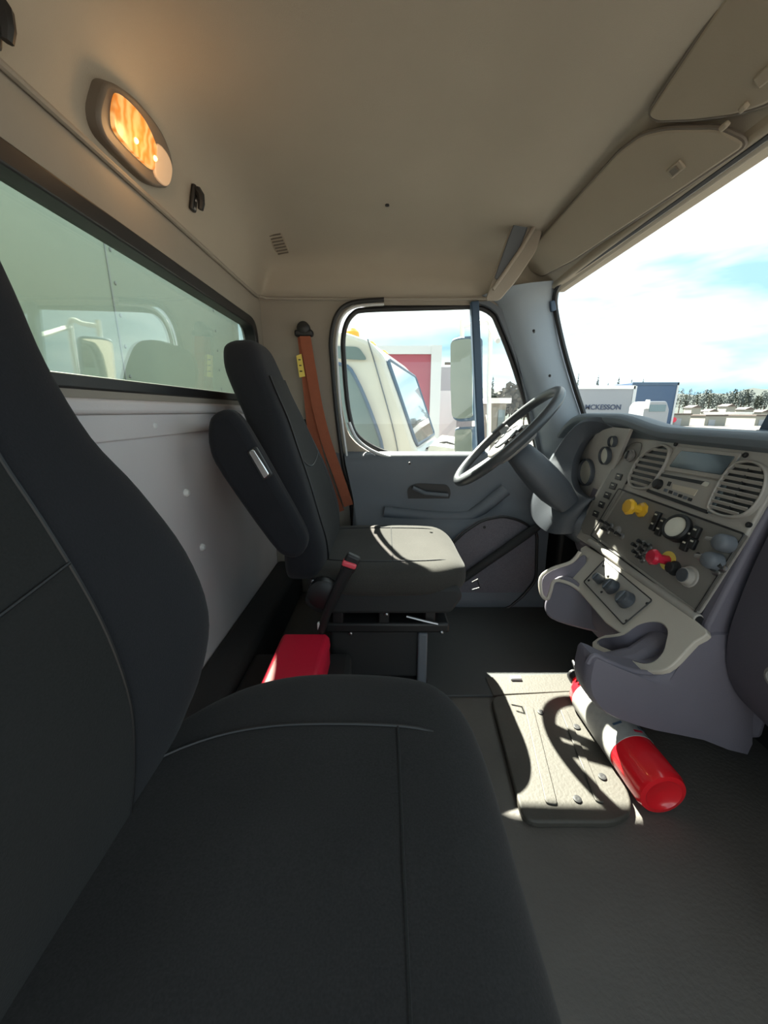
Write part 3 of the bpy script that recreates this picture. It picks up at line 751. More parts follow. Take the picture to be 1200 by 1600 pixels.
vent([(1160, 725), (1180, 725), (1196, 735), (1199, 752), (1192, 775), (1175, 797), (1155, 806), (1130, 804), (1114, 795), (1116, 782), (1130, 754), (1145, 734)], 8, cols=1)
# pocket / screen
def slab(pts, m, name, off0, dep, par=dash, rnd=.004, bevel=.002):
    return MB().prism(round_poly(pa(pts, off0+dep), rnd), -AN*dep).build(name, m, par, bevel=bevel)
bz = slab([(1057, 697), (1158, 708), (1131, 750), (1032, 734)], M['fascia'], 'screen_bezel', .010, .005)
slab([(1064, 704), (1148, 713), (1127, 742), (1045, 729)], M['screen'], 'dark_screen', .015, .002, bz)
# radio
rd = slab([(1030, 738), (1128, 752), (1106, 800), (1010, 764)], M['fascia'], 'radio', .010, .005)
slab([(1034, 740), (1100, 752), (1096, 757), (1032, 744)], M['black'], 'disc_slot', .015, .002, rd, rnd=.001, bevel=0)
slab([(1100, 752), (1108, 754), (1103, 761), (1094, 758)], M['cream'], 'eject_button', .015, .003, rd)
slab([(1051, 756), (1090, 765), (1084, 775), (1050, 764)], M['display'], 'display', .015, .002, rd, rnd=.001, bevel=0)
q = onp(1030, 757, A0+AN*.015, AN); MB().lathe(q, AN, [(.014, 0), (.0135, .010), (.010, .013), (0, .013)], 20).build('volume_knob', M['black'], rd)
q = onp(1046, 756, A0+AN*.015, AN); MB().obox(q, V((0, 1, 0)), ad_, AN, .010, .012, .004).build('preset_button', M['black'], rd, bevel=.001)
for k in range(6):
    a, b = 1040+k*7.6, 766+k*2.9; q = onp(a, b, A0+AN*.016, AN); MB().obox(q, V((0, 1, 0)), ad_, AN, .011, .008, .003).build('preset_button', M['black' if k % 2 else 'doorgrey'], rd, bevel=.001)
slab([(1013, 764), (1105, 797), (1102, 802), (1009, 768)], M['black'], 'lower_gap', .010, .006, rd, rnd=.001, bevel=0)
slab([(1128, 753), (1138, 755), (1112, 803), (1103, 800)], M['screen'], 'side_cheek', .010, .004, rd, rnd=.001, bevel=0)
for a, b in ((1056, 694), (1165, 711), (1170, 820), (978, 754), (980, 682)):
    q = onp(a, b, A0+AN*.011, AN); MB().lathe(q, AN, [(.006, -.002), (.006, .002), (.004, .003), (0, .002)], 12).build('fascia_screw', M['black'], dash)
# driver-side switch strip
ss = slab([(975, 700), (992, 690), (1003, 692), (1000, 703), (990, 730), (972, 765), (950, 800), (925, 838), (908, 832), (908, 820), (940, 760)], M['switchpanel'], 'switch_strip', .010, .004, rnd=.012)
q = onp(986, 712, A0+AN*.015, AN); MB().lathe(q, AN, [(.019, 0), (.019, .004), (.015, .006), (.015, .012), (0, .013)], 22).build('light_knob', M['hub'], ss)
MB().obox(q+AN*.014, V((0, 1, 0)), ad_, AN, .006, .026, .006).build('knob_ridge', M['black'], ss, bevel=.001)
for k in range(5):
    a, b = 967-k*9.0, 745+k*14.5; q = onp(a, b, A0+AN*.015, AN)
    w = MB().obox(q, V((0, 1, 0)), ad_, AN, .030, .020, .006).build('rocker_switch', M['black'], ss, bevel=.002)
    MB().obox(q+AN*.0035-ad_*.003, V((0, 1, 0)), ad_, AN, .012, .003, .001).build('switch_icon', M['cream'], w)
# main switch panel
sp = slab([(975, 768), (1170, 838), (1092, 957), (932, 838)], M['switchpanel'], 'switch_panel', .0105, .003, rnd=.006)
MB().tube([p+AN*.0135 for p in round_poly(pa([(973, 765), (1173, 837), (1093, 961), (929, 838)], 0), .006)], .0022, 6, cyclic=True).build('panel_edge', M['black'], sp)
def knob(px, py, rad, hgt, m, name, par=sp, face=None, tilt=None, P0=A0, NN=AN):
    q = onp(px, py, P0+NN*.014, NN); k = MB().lathe(q, NN, [(rad*1.15, 0), (rad*1.1, .003), (rad*.9, .004), (rad*.82, hgt*.9), (rad*.7, hgt), (0, hgt)], 22).build(name, m, par)
    return k, q
def toggle(px, py, m=M['black'], L=.022, par=sp):
    q = onp(px, py, A0+AN*.0135, AN); b = MB().lathe(q, AN, [(.010, 0), (.009, .004), (.005, .006), (0, .006)], 14).build('toggle_switch', M['steel'], par)
    MB().tube([q+AN*.004, q+AN*L-ad_*.006], [.003, .0055], 8).build('toggle_lever', m, b)
# yellow parking brake pull knob (square-faced on a yellow shaft)
q = onp(1004, 797, A0+AN*.013, AN)
yk = MB().lathe(q, AN, [(.022, 0), (.021, .006), (.012, .010), (.011, .034)], 8).build('parking_brake_knob', M['yellow'], sp)
MB().lathe(q+AN*.034, AN, [(.012, -.006), (.022, 0), (.024, .008), (.019, .014), (0, .015)], 8).build('knob_face', M['yellow'], yk)
# red trailer supply knob on a yellow plate
q = onp(1044, 876, A0+AN*.013, AN)
rk = MB().lathe(q, AN, [(.024, 0), (.024, .002), (0, .002)], 20).build('knob_plate', M['yellowlabel'], sp)
MB().lathe(q, AN, [(.012, .001), (.011, .030), (.019, .034), (.021, .042), (.016, .048), (0, .049)], 8).build('red_pull_knob', M['redknob'], rk)
# rounded knob; the light on its cap is painted in as cream
q = onp(1064, 828, A0+AN*.012, AN); gdir = (AN+V((0, -.15, .25))).normalized()
gk = MB().lathe(q, gdir, [(.034, 0), (.034, .020), (.030, .024), (.027, .024), (.026, .020), (0, .020)], 28).build('round_knob', M['black'], sp)
MB().lathe(q+gdir*.0195, gdir, [(.0265, 0), (.0255, .0015), (0, .0035)], 28).build('lit_knob_cap', M['cream'], gk)
# rocker pairs
for a, b, s in ((1027, 808, 1), (1036, 818, 1), (1021, 822, .9), (1030, 830, .9), (1078, 838, 1), (1088, 832, 1), (1071, 852, 1), (1083, 850, .9)):
    q = onp(a, b, A0+AN*.016, AN); o = MB().obox(q, V((0, 1, 0)), ad_, AN, .020*s, .028*s, .012).build('rocker_switch', M['black'], sp, bevel=.003)
    MB().obox(q+AN*.0065-ad_*.006, V((0, 1, 0)), ad_, AN, .008, .004, .0012).build('switch_icon', M['cream'], o)
for a, b in ((947, 818), (955, 822), (963, 832), (972, 838), (950, 830)): toggle(a, b, M['black'], .024)
for a, b in ((997, 855), (1006, 850), (1015, 855), (998, 866), (1008, 862), (1004, 874)): toggle(a, b, M['black'], .020)
k, q = knob(966, 829, .012, .010, M['hub'], 'rotary_knob')
k, q = knob(1054, 888, .016, .016, M['blacksoft'], 'rotary_knob')
k, q = knob(1077, 901, .022, .018, M['fascia'], 'rotary_knob'); MB().lathe(q+AN*.0165, AN, [(.0165, 0), (.0155, .003), (0, .003)], 20).build('knob_cap', M['cowl'], k)
for a, b, c_, d2 in ((1128, 853, 1150, 848), (1112, 880, 1130, 876)):
    q = onp((a+c_)/2, (b+d2)/2, A0+AN*.016, AN)
    o = MB().lathe(q, AN, [(.019, 0), (.019, .018), (.016, .026), (.010, .030), (0, .031)], 20).build('socket_cap', M['doorgrey'], sp)
    MB().tube([q+AN*.012+V((0, .014, 0)), q+AN*.020+V((0, .036, -.004))], [.006, .005], 8).build('cap_tab', M['hub'], o)
for a, b in ((1098, 872), (1120, 893), (1130, 888)): toggle(a, b, M['blacksoft'], .016)

# lower console: heater panel face, cup holders
B0 = V((.683, 0, -.442)); B1 = V((.615, 0, -.530)); bd = (B1-B0).normalized(); BN = V((bd.z, 0, -bd.x))
if BN.x > 0: BN = -BN
# console face (beige) - polygon with scoops left open
def pb(pts, off=0): return polyp(pts, B0+BN*off, BN)
cons_prof = [(.700, -.445), (.683, -.444), (.612, -.532), (.60, -.545)]
face_pts = [(915, 852), (1000, 908), (1085, 968), (1105, 990), (1085, 1003), (1060, 1030), (1040, 1046), (1015, 1049), (985, 1044), (955, 1034), (930, 1020), (925, 1003), (945, 992), (968, 988), (945, 972), (905, 925), (885, 910), (868, 905), (862, 912), (856, 928), (846, 920), (846, 898), (860, 888), (890, 878), (905, 868)]
scoop = [(1040, 1000), (1042, 985), (1033, 974), (1015, 972), (995, 978), (975, 992), (955, 996), (940, 998), (933, 1006), (960, 1018), (985, 1030), (1005, 1036), (1022, 1032), (1035, 1018)]
FP = smooth_poly(pb(face_pts, .004), 2); SC = smooth_poly(pb(scoop, .004), 3)
cf = MB().plate(FP, [SC], -BN*.016).build('console_face', M['fascialow'], dash, bevel=.004)
# scoop well (cup holder)
c = sum(SC, V())/len(SC); dn = V((.55, 0, -.83)).normalized()
MB().loft([[p for p in SC], [p+(c-p)*.06+dn*.02 for p in SC], [p+(c-p)*.14+dn*.055 for p in SC], [p+(c-p)*.35+dn*.07 for p in SC]], caps=False).build('cup_well', M['purple'], dash)
MB().prism([p+(c-p)*.30+dn*.0695 for p in SC], dn*.003).build('well_floor', M['purple'], dash)
# front (passenger side) cheek of the console
CY = .762
cheek = [(925, 1024), (918, 1038), (914, 1062), (918, 1085), (935, 1108), (965, 1125), (1020, 1142), (1100, 1158), (1172, 1182), (1180, 1130), (1190, 1000), (1150, 985), (1100, 987), (1080, 1000), (1062, 1028), (1040, 1046), (1012, 1052), (980, 1046), (950, 1035)]
ck = smooth_poly(polyy(cheek, CY-.022), 2)
cc = sum(ck, V())/len(ck)
rings = [[p+V((0, .05, 0)) for p in ck], [p+V((0, .012, 0)) for p in ck], [p+(cc-p)*.02+V((0, .002, 0)) for p in ck], [p+(cc-p)*.06-V((0, .006, 0)) for p in ck], [p+(cc-p)*.35-V((0, .012, 0)) for p in ck], [p+(cc-p)*.8-V((0, .014, 0)) for p in ck]]
MB().loft(rings).build('console_cheek', M['purple'], dash)
rim = smooth_poly(polyy([(918, 1036), (928, 1024), (950, 1034), (980, 1046), (1012, 1051), (1040, 1045), (1060, 1030), (1080, 1002), (1098, 989)], CY-.022), 4, False)
MB().tube(rim, .006, 8).build('cheek_rim', M['purple'], dash)
# body of the console under the face, between the cheek and the footwell
MB().prism([V((x, CY+.02, z)) for x, z in ((.70, -.47), (.60, -.56), (.50, -.585), (.485, -.64), (.53, -.70), (.66, -.76), (.95, -.80), (.95, -.45))], (0, .06, 0)).build('console_body', M['purple'], dash, bevel=.02)
MB().prism([V((x, CY+.08, z)) for x, z in ((.70, -.47), (.635, -.56), (.63, -.62), (.66, -.68), (.95, -.72), (.95, -.45))], (0, .46, 0)).build('console_body', M['purple'], dash, bevel=.02)
# second scoop on driver side
w2_ = smooth_poly([onp(a, b, V((.56, 1.12, -.56)), V((-.5, -.75, .45)).normalized()) for a, b in ((950, 968), (930, 942), (905, 912), (885, 900), (866, 904), (856, 928), (850, 948), (860, 966), (900, 980), (945, 988))], 3)
MB().prism(w2_, V((.03, .03, -.02))).build('driver_side_cheek', M['purple'], dash, bevel=.006)
rm = smooth_poly([onp(a, b, V((.545, 1.12, -.56)), V((-.5, -.75, .45)).normalized()) for a, b in ((945, 980), (935, 955), (905, 922), (885, 910), (866, 908), (860, 925), (855, 936), (846, 928), (845, 903), (862, 889), (893, 878), (906, 862))], 4, False)
MB().tube(rm, .0055, 8).build('cheek_rim', M['fascialow'], dash)
w3_ = smooth_poly([onp(a, b, V((.60, 1.16, -.53)), V((-.5, -.75, .45)).normalized()) for a, b in ((846, 905), (862, 890), (893, 880), (912, 866), (915, 885), (900, 908), (868, 908), (858, 935), (848, 930))], 3)
MB().prism(w3_, V((.03, .03, -.02))).build('driver_side_scoop', M['purple'], dash, bevel=.004)
# heater control plate with three knobs
hp_ = MB().prism(round_poly(pb([(944, 876), (1018, 938), (974, 975), (913, 909)], .008), .006), -BN*.004).build('heater_panel', M['fascia'], dash, bevel=.001)
MB().tube(round_poly(pb([(944, 875), (1019, 938), (974, 976), (912, 909)], .0075), .006), .0016, 6, cyclic=True).build('panel_edge', M['black'], hp_)
for a, b, rr_ in ((938, 906, .014), (957, 918, .021), (979, 938, .023)):
    q = onp(a, b, B0+BN*.010, BN); k = MB().lathe(q, BN, [(rr_*1.05, 0), (rr_, .004), (rr_*.9, .018), (rr_*.7, .022), (0, .022)], 24).build('heater_knob', M['cowl'], hp_)
    MB().obox(q+BN*.023, V((0, 1, 0)), bd, BN, .004, rr_*1.5, .005).build('knob_ridge', M['doorgrey'], k, bevel=.001)
for a, b in ((943, 884), (920, 907), (1011, 943), (979, 970), (950, 900), (940, 925)):
    q = onp(a, b, B0+BN*.009, BN); MB().lathe(q, BN, [(.004, 0), (.003, .002), (0, .0025)], 10).build('screw', M['black'], hp_)

# passenger-side lower dash / glove box
gb = smooth_poly([V((x, 0, z)) for x, z in ((.80, -.085), (.765, -.18), (.742, -.28), (.728, -.38), (.724, -.47), (.745, -.56), (.80, -.64), (.90, -.70), (.98, -.70), (.98, -.10))], 4)
rings = []
for k in range(13):
    t = k/12; y = YN+.03+(.722-YN-.03)*t; e = 1-(.05*max(0, (t-.85)/.15)**2)
    cgx, cgz = .87, -.42
    rings.append([V((cgx+(p.x-cgx)*e, y, cgz+(p.z-cgz)*e)) for p in gb])
MB().loft(rings).build('glove_box', M['darkpurple'], dash)
q = at(1199, 1022, y=.63); MB().lathe(V((.733, .612, -.48)), (-1, 0, 0), [(.02, -.01), (.02, .008), (.014, .010), (.013, .006), (0, .006)], 20).build('glove_box_lock', M['hub'], dash)

# cluster cowl: hood with recessed gauges
def cl(px, py, x): return at(px, py, x=x)
cow_out = [at(a, b, y=None, x=xx) for a, b, xx in ((978, 672, .775), (950, 655, .74), (918, 655, .71), (893, 672, .69), (868, 705, .665), (845, 745, .63), (830, 785, .60), (835, 812, .60), (860, 832, .62), (895, 832, .68), (905, 825, .705))]
cow_in = [at(a, b, x=xx+.02) for a, b, xx in ((970, 682, .775), (945, 675, .74), (922, 678, .71), (908, 692, .69), (897, 715, .675), (893, 735, .66), (893, 752, .66), (900, 768, .665), (915, 778, .68), (925, 780, .695), (930, 775, .71))]
O_ = smooth_poly(cow_out, 4, False); I_ = smooth_poly(cow_in, 4, False)
rows = []
for a, b in zip(O_, I_):
    m1 = a.lerp(b, .35)+V((-.02, 0, .006)); m2 = a.lerp(b, .7)+V((-.014, 0, .004))
    rows.append([a+V((.12, .02, 0)), a, m1, m2, b, b+V((.025, .004, -.003))])
MB().loft(rows, closed=False, caps=False).build('cluster_cowl', M['cowl'], dash, solid=.006)
# gauge board
gbp = [at(a, b, x=.748) for a, b in ((985, 670), (930, 665), (895, 680), (880, 730), (890, 790), (935, 790))]
gbd = MB().prism(gbp, (.01, 0, 0)).build('gauge_board', M['fascia'], dash)
for a, b, rr_ in ((918, 738, .050), (948, 712, .030), (960, 690, .018)):
    q = at(a, b, x=.747); gg = MB().lathe(q, (-1, 0, 0), [(rr_, 0), (rr_, .012), (rr_*.9, .014), (rr_*.88, .004), (0, .004)], 28).build('gauge', M['cowl'], gbd)
    MB().lathe(q+V((-.004, 0, 0)), (-1, 0, 0), [(rr_*.86, 0), (rr_*.86, .001), (0, .001)], 28).build('gauge_dial', M['cream'], gg)
# under-cowl filler to door
MB().prism([V((x, 1.30, z)) for x, z in ((.74, -.31), (.66, -.37), (.69, -.46), (.80, -.52), (.98, -.52), (.98, -.31))], (0, .38, 0)).build('driver_knee_panel', M['cowl'], dash, bevel=.03)

# dark device on dash top at right
p = at(1185, 682, x=.80)
r = thing('phone_mount', 'dark device on a stubby foot standing on the dash top at right edge', 'phone holder', p)
MB().prism(round_poly([p+V((0, y, z)) for y, z in ((.025, -.01), (-.03, -.01), (-.03, .014), (.01, .014))], .004), (.04, 0, 0)).build('foot', M['navy'], r, bevel=.003)
MB().prism(round_poly([p+V((.012, y, z)) for y, z in ((.018, .008), (-.012, .008), (-.035, .060), (-.040, .090), (-.012, .080), (.006, .045))], .006), (.016, 0, 0)).build('holder_arm', M['navy'], r, bevel=.003)

# ================================================================== FLOOR PLATE, EXTINGUISHER
PZ = FZ+.003
def fp(px, py, z=FZ+.02): return at(px, py, z=z)
plp = [fp(a, b) for a, b in ((766, 1086), (818, 1283), (962, 1283), (985, 1270), (988, 1252), (975, 1215), (905, 1078))]
r = thing('floor_plate', 'sunlit beige ribbed metal access plate bolted to the cab floor', 'floor plate', V((.45, .85, FZ)))
pc = round_poly(plp, .035, 5)
MB().prism([V((p.x, p.y, FZ)) for p in pc], (0, 0, .018)).build('plate_sheet', M['plate'], r, bevel=.005)
def rib(a, b, w=.014):
    A, B = fp(*a, z=FZ+.018), fp(*b, z=FZ+.018); t = (B-A).normalized(); n = V((-t.y, t.x, 0))
    MB().prism(round_poly([A+n*w, A-n*w, B-n*w, B+n*w], .008), (0, 0, .004)).build('rib', M['plate'], r, bevel=.003)
rib((826, 1105), (862, 1258), .013); rib((880, 1110), (938, 1255), .010)
for a, b in ((845, 1114), (901, 1137), (941, 1215), (902, 1250)):
    MB().lathe(fp(a, b, z=FZ+.017), (0, 0, 1), [(.009, 0), (.009, .004), (.005, .005), (0, .004)], 16).build('plate_bolt', M['black'], r)
r2 = thing('floor_cover', 'beige cover sheet on the floor beyond the ribbed access plate', 'floor cover', V((.5, 1.05, FZ)))
cp = [fp(a, b, z=FZ+.01) for a, b in ((758, 1058), (900, 1052), (930, 1075), (905, 1080), (770, 1086))]
MB().prism([V((p.x, p.y, FZ)) for p in cp], (0, 0, .011)).build('cover_sheet', M['plate'], r2, bevel=.003)
for a, b in ((806, 1060), (912, 1068)):
    MB().box(tuple(fp(a, b, z=FZ+.014)-V((.018, .008, .004))), tuple(fp(a, b, z=FZ+.014)+V((.018, .008, .006)))).build('clip', M['aluminium'], r2, bevel=.003)

ex0 = V((.612, .655, FZ+.057)); exd = V((-.02, 1, 0)).normalized()
r = thing('fire_extinguisher', 'red fire extinguisher lying on the floor under the dash', 'fire extinguisher', V((ex0.x, ex0.y, FZ)))
MB().lathe(ex0, exd, [(0, .010), (.030, .008), (.040, .0), (.050, .002), (.055, .012), (.055, .30), (.050, .322), (.035, .345), (.018, .352), (.018, .37)], 40).build('cylinder', M['red'], r)
MB().lathe(ex0+exd*.105, exd, [(.0552, 0), (.0560, .001), (.0560, .190), (.0552, .191)], 40).build('label_band', M['labelwhite'], r)
for k in range(9):
    a0 = math.radians(40+random.random()*110); yy_ = .12+.014*k; t = V((0, 1, 0))
    q = ex0+exd*yy_+V((math.cos(a0), 0, math.sin(a0)))*.0562; n = V((math.cos(a0), 0, math.sin(a0)))
    MB().obox(q, exd, n.cross(exd), n, .006, .022, .0008).build('print_line', M['redknob' if k % 3 == 0 else 'navy'], r)
MB().lathe(ex0+exd*.37, exd, [(.02, 0), (.022, .01), (.02, .03), (.012, .035), (0, .035)], 16).build('valve', M['black'], r)
MB().tube([ex0+exd*.385+V((.01, 0, .0)), ex0+exd*.42+V((.02, 0, .005)), ex0+exd*.46+V((.03, 0, .005))], .006, 8).build('squeeze_handle', M['black'], r)
MB().tube([ex0+exd*.385+V((.02, 0, 0)), ex0+exd*.34+V((.065, 0, 0)), ex0+exd*.15+V((.066, 0, 0))], .007, 8).build('hose', M['black'], r)

# ================================================================== MIRRORS OUTSIDE
r = thing('door_mirror', 'white-backed double door mirror on its arm outside the driver window', 'mirror', V((.32, 2.15, -.35)))
my = 2.12
MP0 = at(722, 590, y=my); MN = V((-.72, -.69, .0)).normalized(); MQ = -MN*.09
ml = round_poly([onp(a, b, MP0, MN) for a, b in ((704, 530), (716, 526), (740, 524), (741, 657), (716, 659), (706, 655), (704, 600))], .02)
MB().prism([p for p in ml], MQ).build('mirror_housing', M['navy'], r, bevel=.012)
MB().prism([sum(ml, V())/len(ml)+(p-sum(ml, V())/len(ml))*.93+MN*.006 for p in ml], -MN*.004).build('mirror_glass', M['mirror'], r)
ml2 = round_poly([onp(a, b, MP0, MN) for a, b in ((710, 668), (740, 666), (741, 714), (735, 720), (712, 716), (709, 700))], .02)
MB().prism([p for p in ml2], MQ).build('convex_housing', M['navy'], r, bevel=.01)
c2 = sum(ml2, V())/len(ml2)
MB().prism([c2+(p-c2)*.88+MN*.006 for p in ml2], -MN*.004).build('convex_glass', M['mirror'], r)
MB().tube(smooth_poly([at(a, b, y=my+.05) for a, b in ((722, 510), (745, 506), (762, 500), (766, 520), (764, 600), (762, 700), (740, 726))], 4, False)+[V((.40, 1.82, -.25))], .012, 8).build('mirror_arm', M['white'], r)
MB().tube([at(722, 500, y=my+.05), at(722, 530, y=my+.05)], .012, 8).build('mirror_arm', M['white'], r)
MB().tube([at(766, 510, y=my+.05), V((.50, 1.82, .30))], .012, 8).build('mirror_arm', M['white'], r)

# outer door skin strip so that the arm has something to hang from
MB().box((-.2, DY+.05, FZ), (.74, DY+.07, -.24)).build('outer_skin', M['paintwhite'], dr, bevel=.005)

# ================================================================== OUTSIDE
GZ = -H
gr = st(MB().box((-60, -60, GZ-.1), (160, 200, GZ)).build('ground', M['asphalt'], smooth=False))

# body box right behind our own cab
BX = -1.05
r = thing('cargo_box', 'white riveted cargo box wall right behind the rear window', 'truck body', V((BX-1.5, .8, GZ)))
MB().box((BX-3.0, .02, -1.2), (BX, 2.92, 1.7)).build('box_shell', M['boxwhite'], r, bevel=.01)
MB().lathe(V((BX-.05, 2.94, -1.2)), (0, 0, 1), [(.07, 0), (.07, 2.9)], 20).build('corner_post', M['boxwhite'], r)
MB().box((BX-2.9, .2, GZ), (BX-.4, 2.5, -1.2)).build('undercarriage', M['black'], r)
sm = at(172, 440, x=BX)
MB().box((BX, sm.y-.004, -1.2), (BX+.003, sm.y+.004, 1.7)).build('panel_seam', M['trailergrey'], r)
for k in range(14):
    MB().lathe(V((BX, sm.y+.03, -.55+.115*k)), (1, 0, 0), [(.008, 0), (.007, .004), (0, .006)], 8).build('rivet', M['trailergrey'], r)
    MB().lathe(V((BX, 2.60, -.55+.115*k)), (1, 0, 0), [(.008, 0), (.007, .004), (0, .006)], 8).build('rivet', M['trailergrey'], r)

# the neighbouring white truck, turned slightly towards us
nt_ = thing('white_truck', 'white truck with sloping windshield parked just outside the driver window', 'truck', V((.2, 3.5, GZ)))
ANG = math.radians(-12); ca, sa = math.cos(ANG), math.sin(ANG)
def NL(x, y, z):   # local: x forward, y away from us, origin at near windshield foot corner
    return V((.233+x*ca-y*sa, 3.5+x*sa+y*ca, z))
cabp = [(-1.7, -1.3), (-1.7, .58), (-1.1, .70), (-.62, .68), (-.38, .60), (-.24, .46), (-.10, .10), (.06, -.34), (.14, -.40), (.95, -.62), (1.02, -.72), (1.02, -1.3)]
MB().prism(round_poly([NL(a, 0, b) for a, b in cabp], .05), NL(0, 1.95, 0)-NL(0, 0, 0)).build('cab', M['paintwhite'], nt_, bevel=.05, seg=4)
# windshield across the slanted front
def wsn(y, t, off=0): # t 0 top..1 foot
    a, b = V((-.235, 0, .44)), V((.045, 0, -.32)); p = a.lerp(b, t); return NL(p.x+off, y, p.z+off*.35)
MB().prism(round_poly([wsn(.05, .02, .012), wsn(1.9, .02, .012), wsn(1.9, .97, .012), wsn(.05, .97, .012)], .08), NL(.012, 0, 0)-NL(0, 0, 0)).build('windshield', M['darkglass'], nt_)
MB().tube(round_poly([wsn(.04, .0, .016), wsn(1.91, .0, .016), wsn(1.91, .98, .016), wsn(.04, .98, .016)], .08), .018, 8, cyclic=True).build('windshield_seal', M['navy'], nt_)
sw = smooth_poly([NL(a, -.01, b) for a, b in ((-.95, .38), (-.62, .40), (-.50, .30), (-.34, -.05), (-.25, -.34), (-.32, -.44), (-.95, -.44))], 3)
MB().prism(sw, V((0, -.01, 0))).build('door_glass', M['darkglass'], nt_)
MB().tube([p+V((0, -.014, 0)) for p in sw], .016, 8, cyclic=True).build('door_seal', M['navy'], nt_)
uw = round_poly([NL(a, -.01, b) for a, b in ((-.74, .56), (-.46, .54), (-.38, .43), (-.66, .45))], .04)
MB().prism(uw, V((0, -.014, 0))).build('upper_window', M['darkglass'], nt_)
MB().tube(smooth_poly([NL(a, -.006, b) for a, b in ((-.38, .60), (-.27, .25), (-.14, -.20), (-.10, -.50), (-.10, -1.2))], 4, False), .006, 6).build('door_gap', M['doorgrey'], nt_)
for yy_ in (.25, .95, 1.6):
    q = NL(-.60, yy_, .66)
    MB().lathe(q, (0, 0, 1), [(.075, 0), (.07, .05), (.04, .08), (0, .085)], 16, sx=1).build('marker_light', M['orange'], nt_)
for x in (-.9, .62):
    MB().lathe(NL(x, .02, GZ+.5), NL(0, 1, 0)-NL(0, 0, 0), [(.0, 0), (.25, 0), (.5, .02), (.5, .28), (0, .28)], 28).build('tyre', M['rubber'], nt_)
MB().tube(smooth_poly([NL(a, .5, b) for a, b in ((.1, -.37), (.3, -.30), (.52, -.40))], 4, False), .012, 6).build('wiper', M['black'], nt_)
MB().prism(round_poly([NL(a, .15, b) for a, b in ((.12, -.42), (.16, -.30), (.42, -.33), (.70, -.50), (.72, -.60))], .03), NL(0, 1.6, 0)-NL(0, 0, 0)).build('hood', M['paintwhite'], nt_, bevel=.05)

def boxthing(name, label, cat, lo, hi, m, parts=(), group=None, nm='box_shell'):
    r = thing(name, label, cat, V(((lo[0]+hi[0])/2, (lo[1]+hi[1])/2, GZ)), group)
    MB().box(lo, hi).build(nm, m, r, bevel=.02, smooth=False)
    for n_, m_, l_, h_ in parts: MB().box(l_, h_).build(n_, m_, r, smooth=False)
    return r
# red trailer beyond, white framed
y = 9.5; a = at(560, 545, y=y); b = at(682, 700, y=y)
boxthing('red_trailer', 'red box trailer with white edge rails behind the white truck', 'trailer', (a.x-1.2, y, b.z-.6), (b.x, y+2.5, a.z), M['trailerred'],
         [('corner_rail', M['aluminium'], (b.x-.20, y-.07, b.z-.6), (b.x+.04, y+.1, a.z+.07)), ('top_rail', M['aluminium'], (a.x-1.2, y-.05, a.z-.12), (b.x, y+.1, a.z+.06)),
          ('landing_gear', M['black'], (a.x-1.0, y+.3, GZ), (b.x-.4, y+2.2, b.z-.6))])
y = 16; a = at(683, 573, y=y); b = at(712, 720, y=y)
boxthing('grey_trailer', 'pale grey box trailer standing right of the red trailer', 'trailer', (a.x, y, b.z-.2), (b.x+.6, y+6, a.z), M['trailergrey'],
         [('trailer_door', M['aluminium'], (a.x+.12, y-.04, b.z), (b.x-.05, y, a.z-.9)), ('undercarriage', M['black'], (a.x+.2, y+.3, GZ), (b.x, y+5, b.z-.2))])
# cream kiosk with posts seen through quarter glass
y = 14; a = at(765, 622, y=y); b = at(786, 700, y=y)
boxthing('kiosk', 'small cream booth with overhanging roof seen through the quarter window', 'building', (a.x, y, GZ), (b.x, y+1.2, a.z-.18), M['wallcream'],
         [('roof', M['white'], (a.x-.12, y-.15, a.z-.18), (b.x+.12, y+1.35, a.z)), ('booth_door', M['wallcream'], (a.x+.1, y-.03, GZ), (a.x+.3, y, a.z-.3)), ('window', M['darkglass'], (a.x+.34, y-.03, a.z-1.1), (b.x-.04, y, a.z-.4))], nm='booth_wall')

# trees
def crown(mb_, c, rx, rz, n, s):
    for i in range(n):
        d = V((random.gauss(0, 1), random.gauss(0, 1), random.gauss(0, 1))).normalized()*(random.random()**.4)
        p = c+V((d.x*rx, d.y*rx, d.z*rz)); q = s*(.6+.8*random.random())
        a = V((random.gauss(0, 1), random.gauss(0, 1), random.gauss(0, 1))).normalized(); t = a.orthogonal().normalized(); b_ = a.cross(t)
        vs = [mb_.b.verts.new(p+t*q*math.cos(k*PI*2/5)+b_*q*.7*math.sin(k*PI*2/5)+a*q*.15*(k % 2)) for k in range(5)]; mb_.b.faces.new(vs)
def tree(px, ptop, y, w, label, m, kind='round', group='trees along the far edge of the yard', name='broadleaf_tree'):
    top = at(px, ptop, y=y); hgt = top.z-GZ; W = w/600*y
    r = thing(name, label, 'tree', V((top.x, y, GZ)), group)
    MB().cyl((top.x, y, GZ), (top.x, y, GZ+hgt*.7), .02*hgt, .01*hgt, 8).build('trunk', M['bark'], r)
    mb_ = MB()
    if kind == 'round': crown(mb_, V((top.x, y, GZ+hgt*.68)), W/2, hgt*.32, 300, W*.11)
    else:
        for k in range(9):
            t = k/9; crown(mb_, V((top.x, y, GZ+hgt*(.25+.75*t))), W/2*(1-t)+.03*W, hgt*.06, 60, W*.17*(1.15-t))
    mb_.build('crown', m, r, smooth=False); return r
tree(771, 585, 30, 14, 'tall conifer through the quarter window, left of the steering wheel top', M['leafdark'], 'cone', name='conifer_tree')
tree(800, 598, 34, 40, 'brownish bare-looking tree through the quarter window right of the conifer', M['leafbrown'])
tree(780, 612, 36, 34, 'dull green tree behind the booth in the quarter window', M['leaf'])
tree(823, 605, 34, 36, 'brownish tree in the quarter window nearest the windshield pillar', M['leafbrown'])
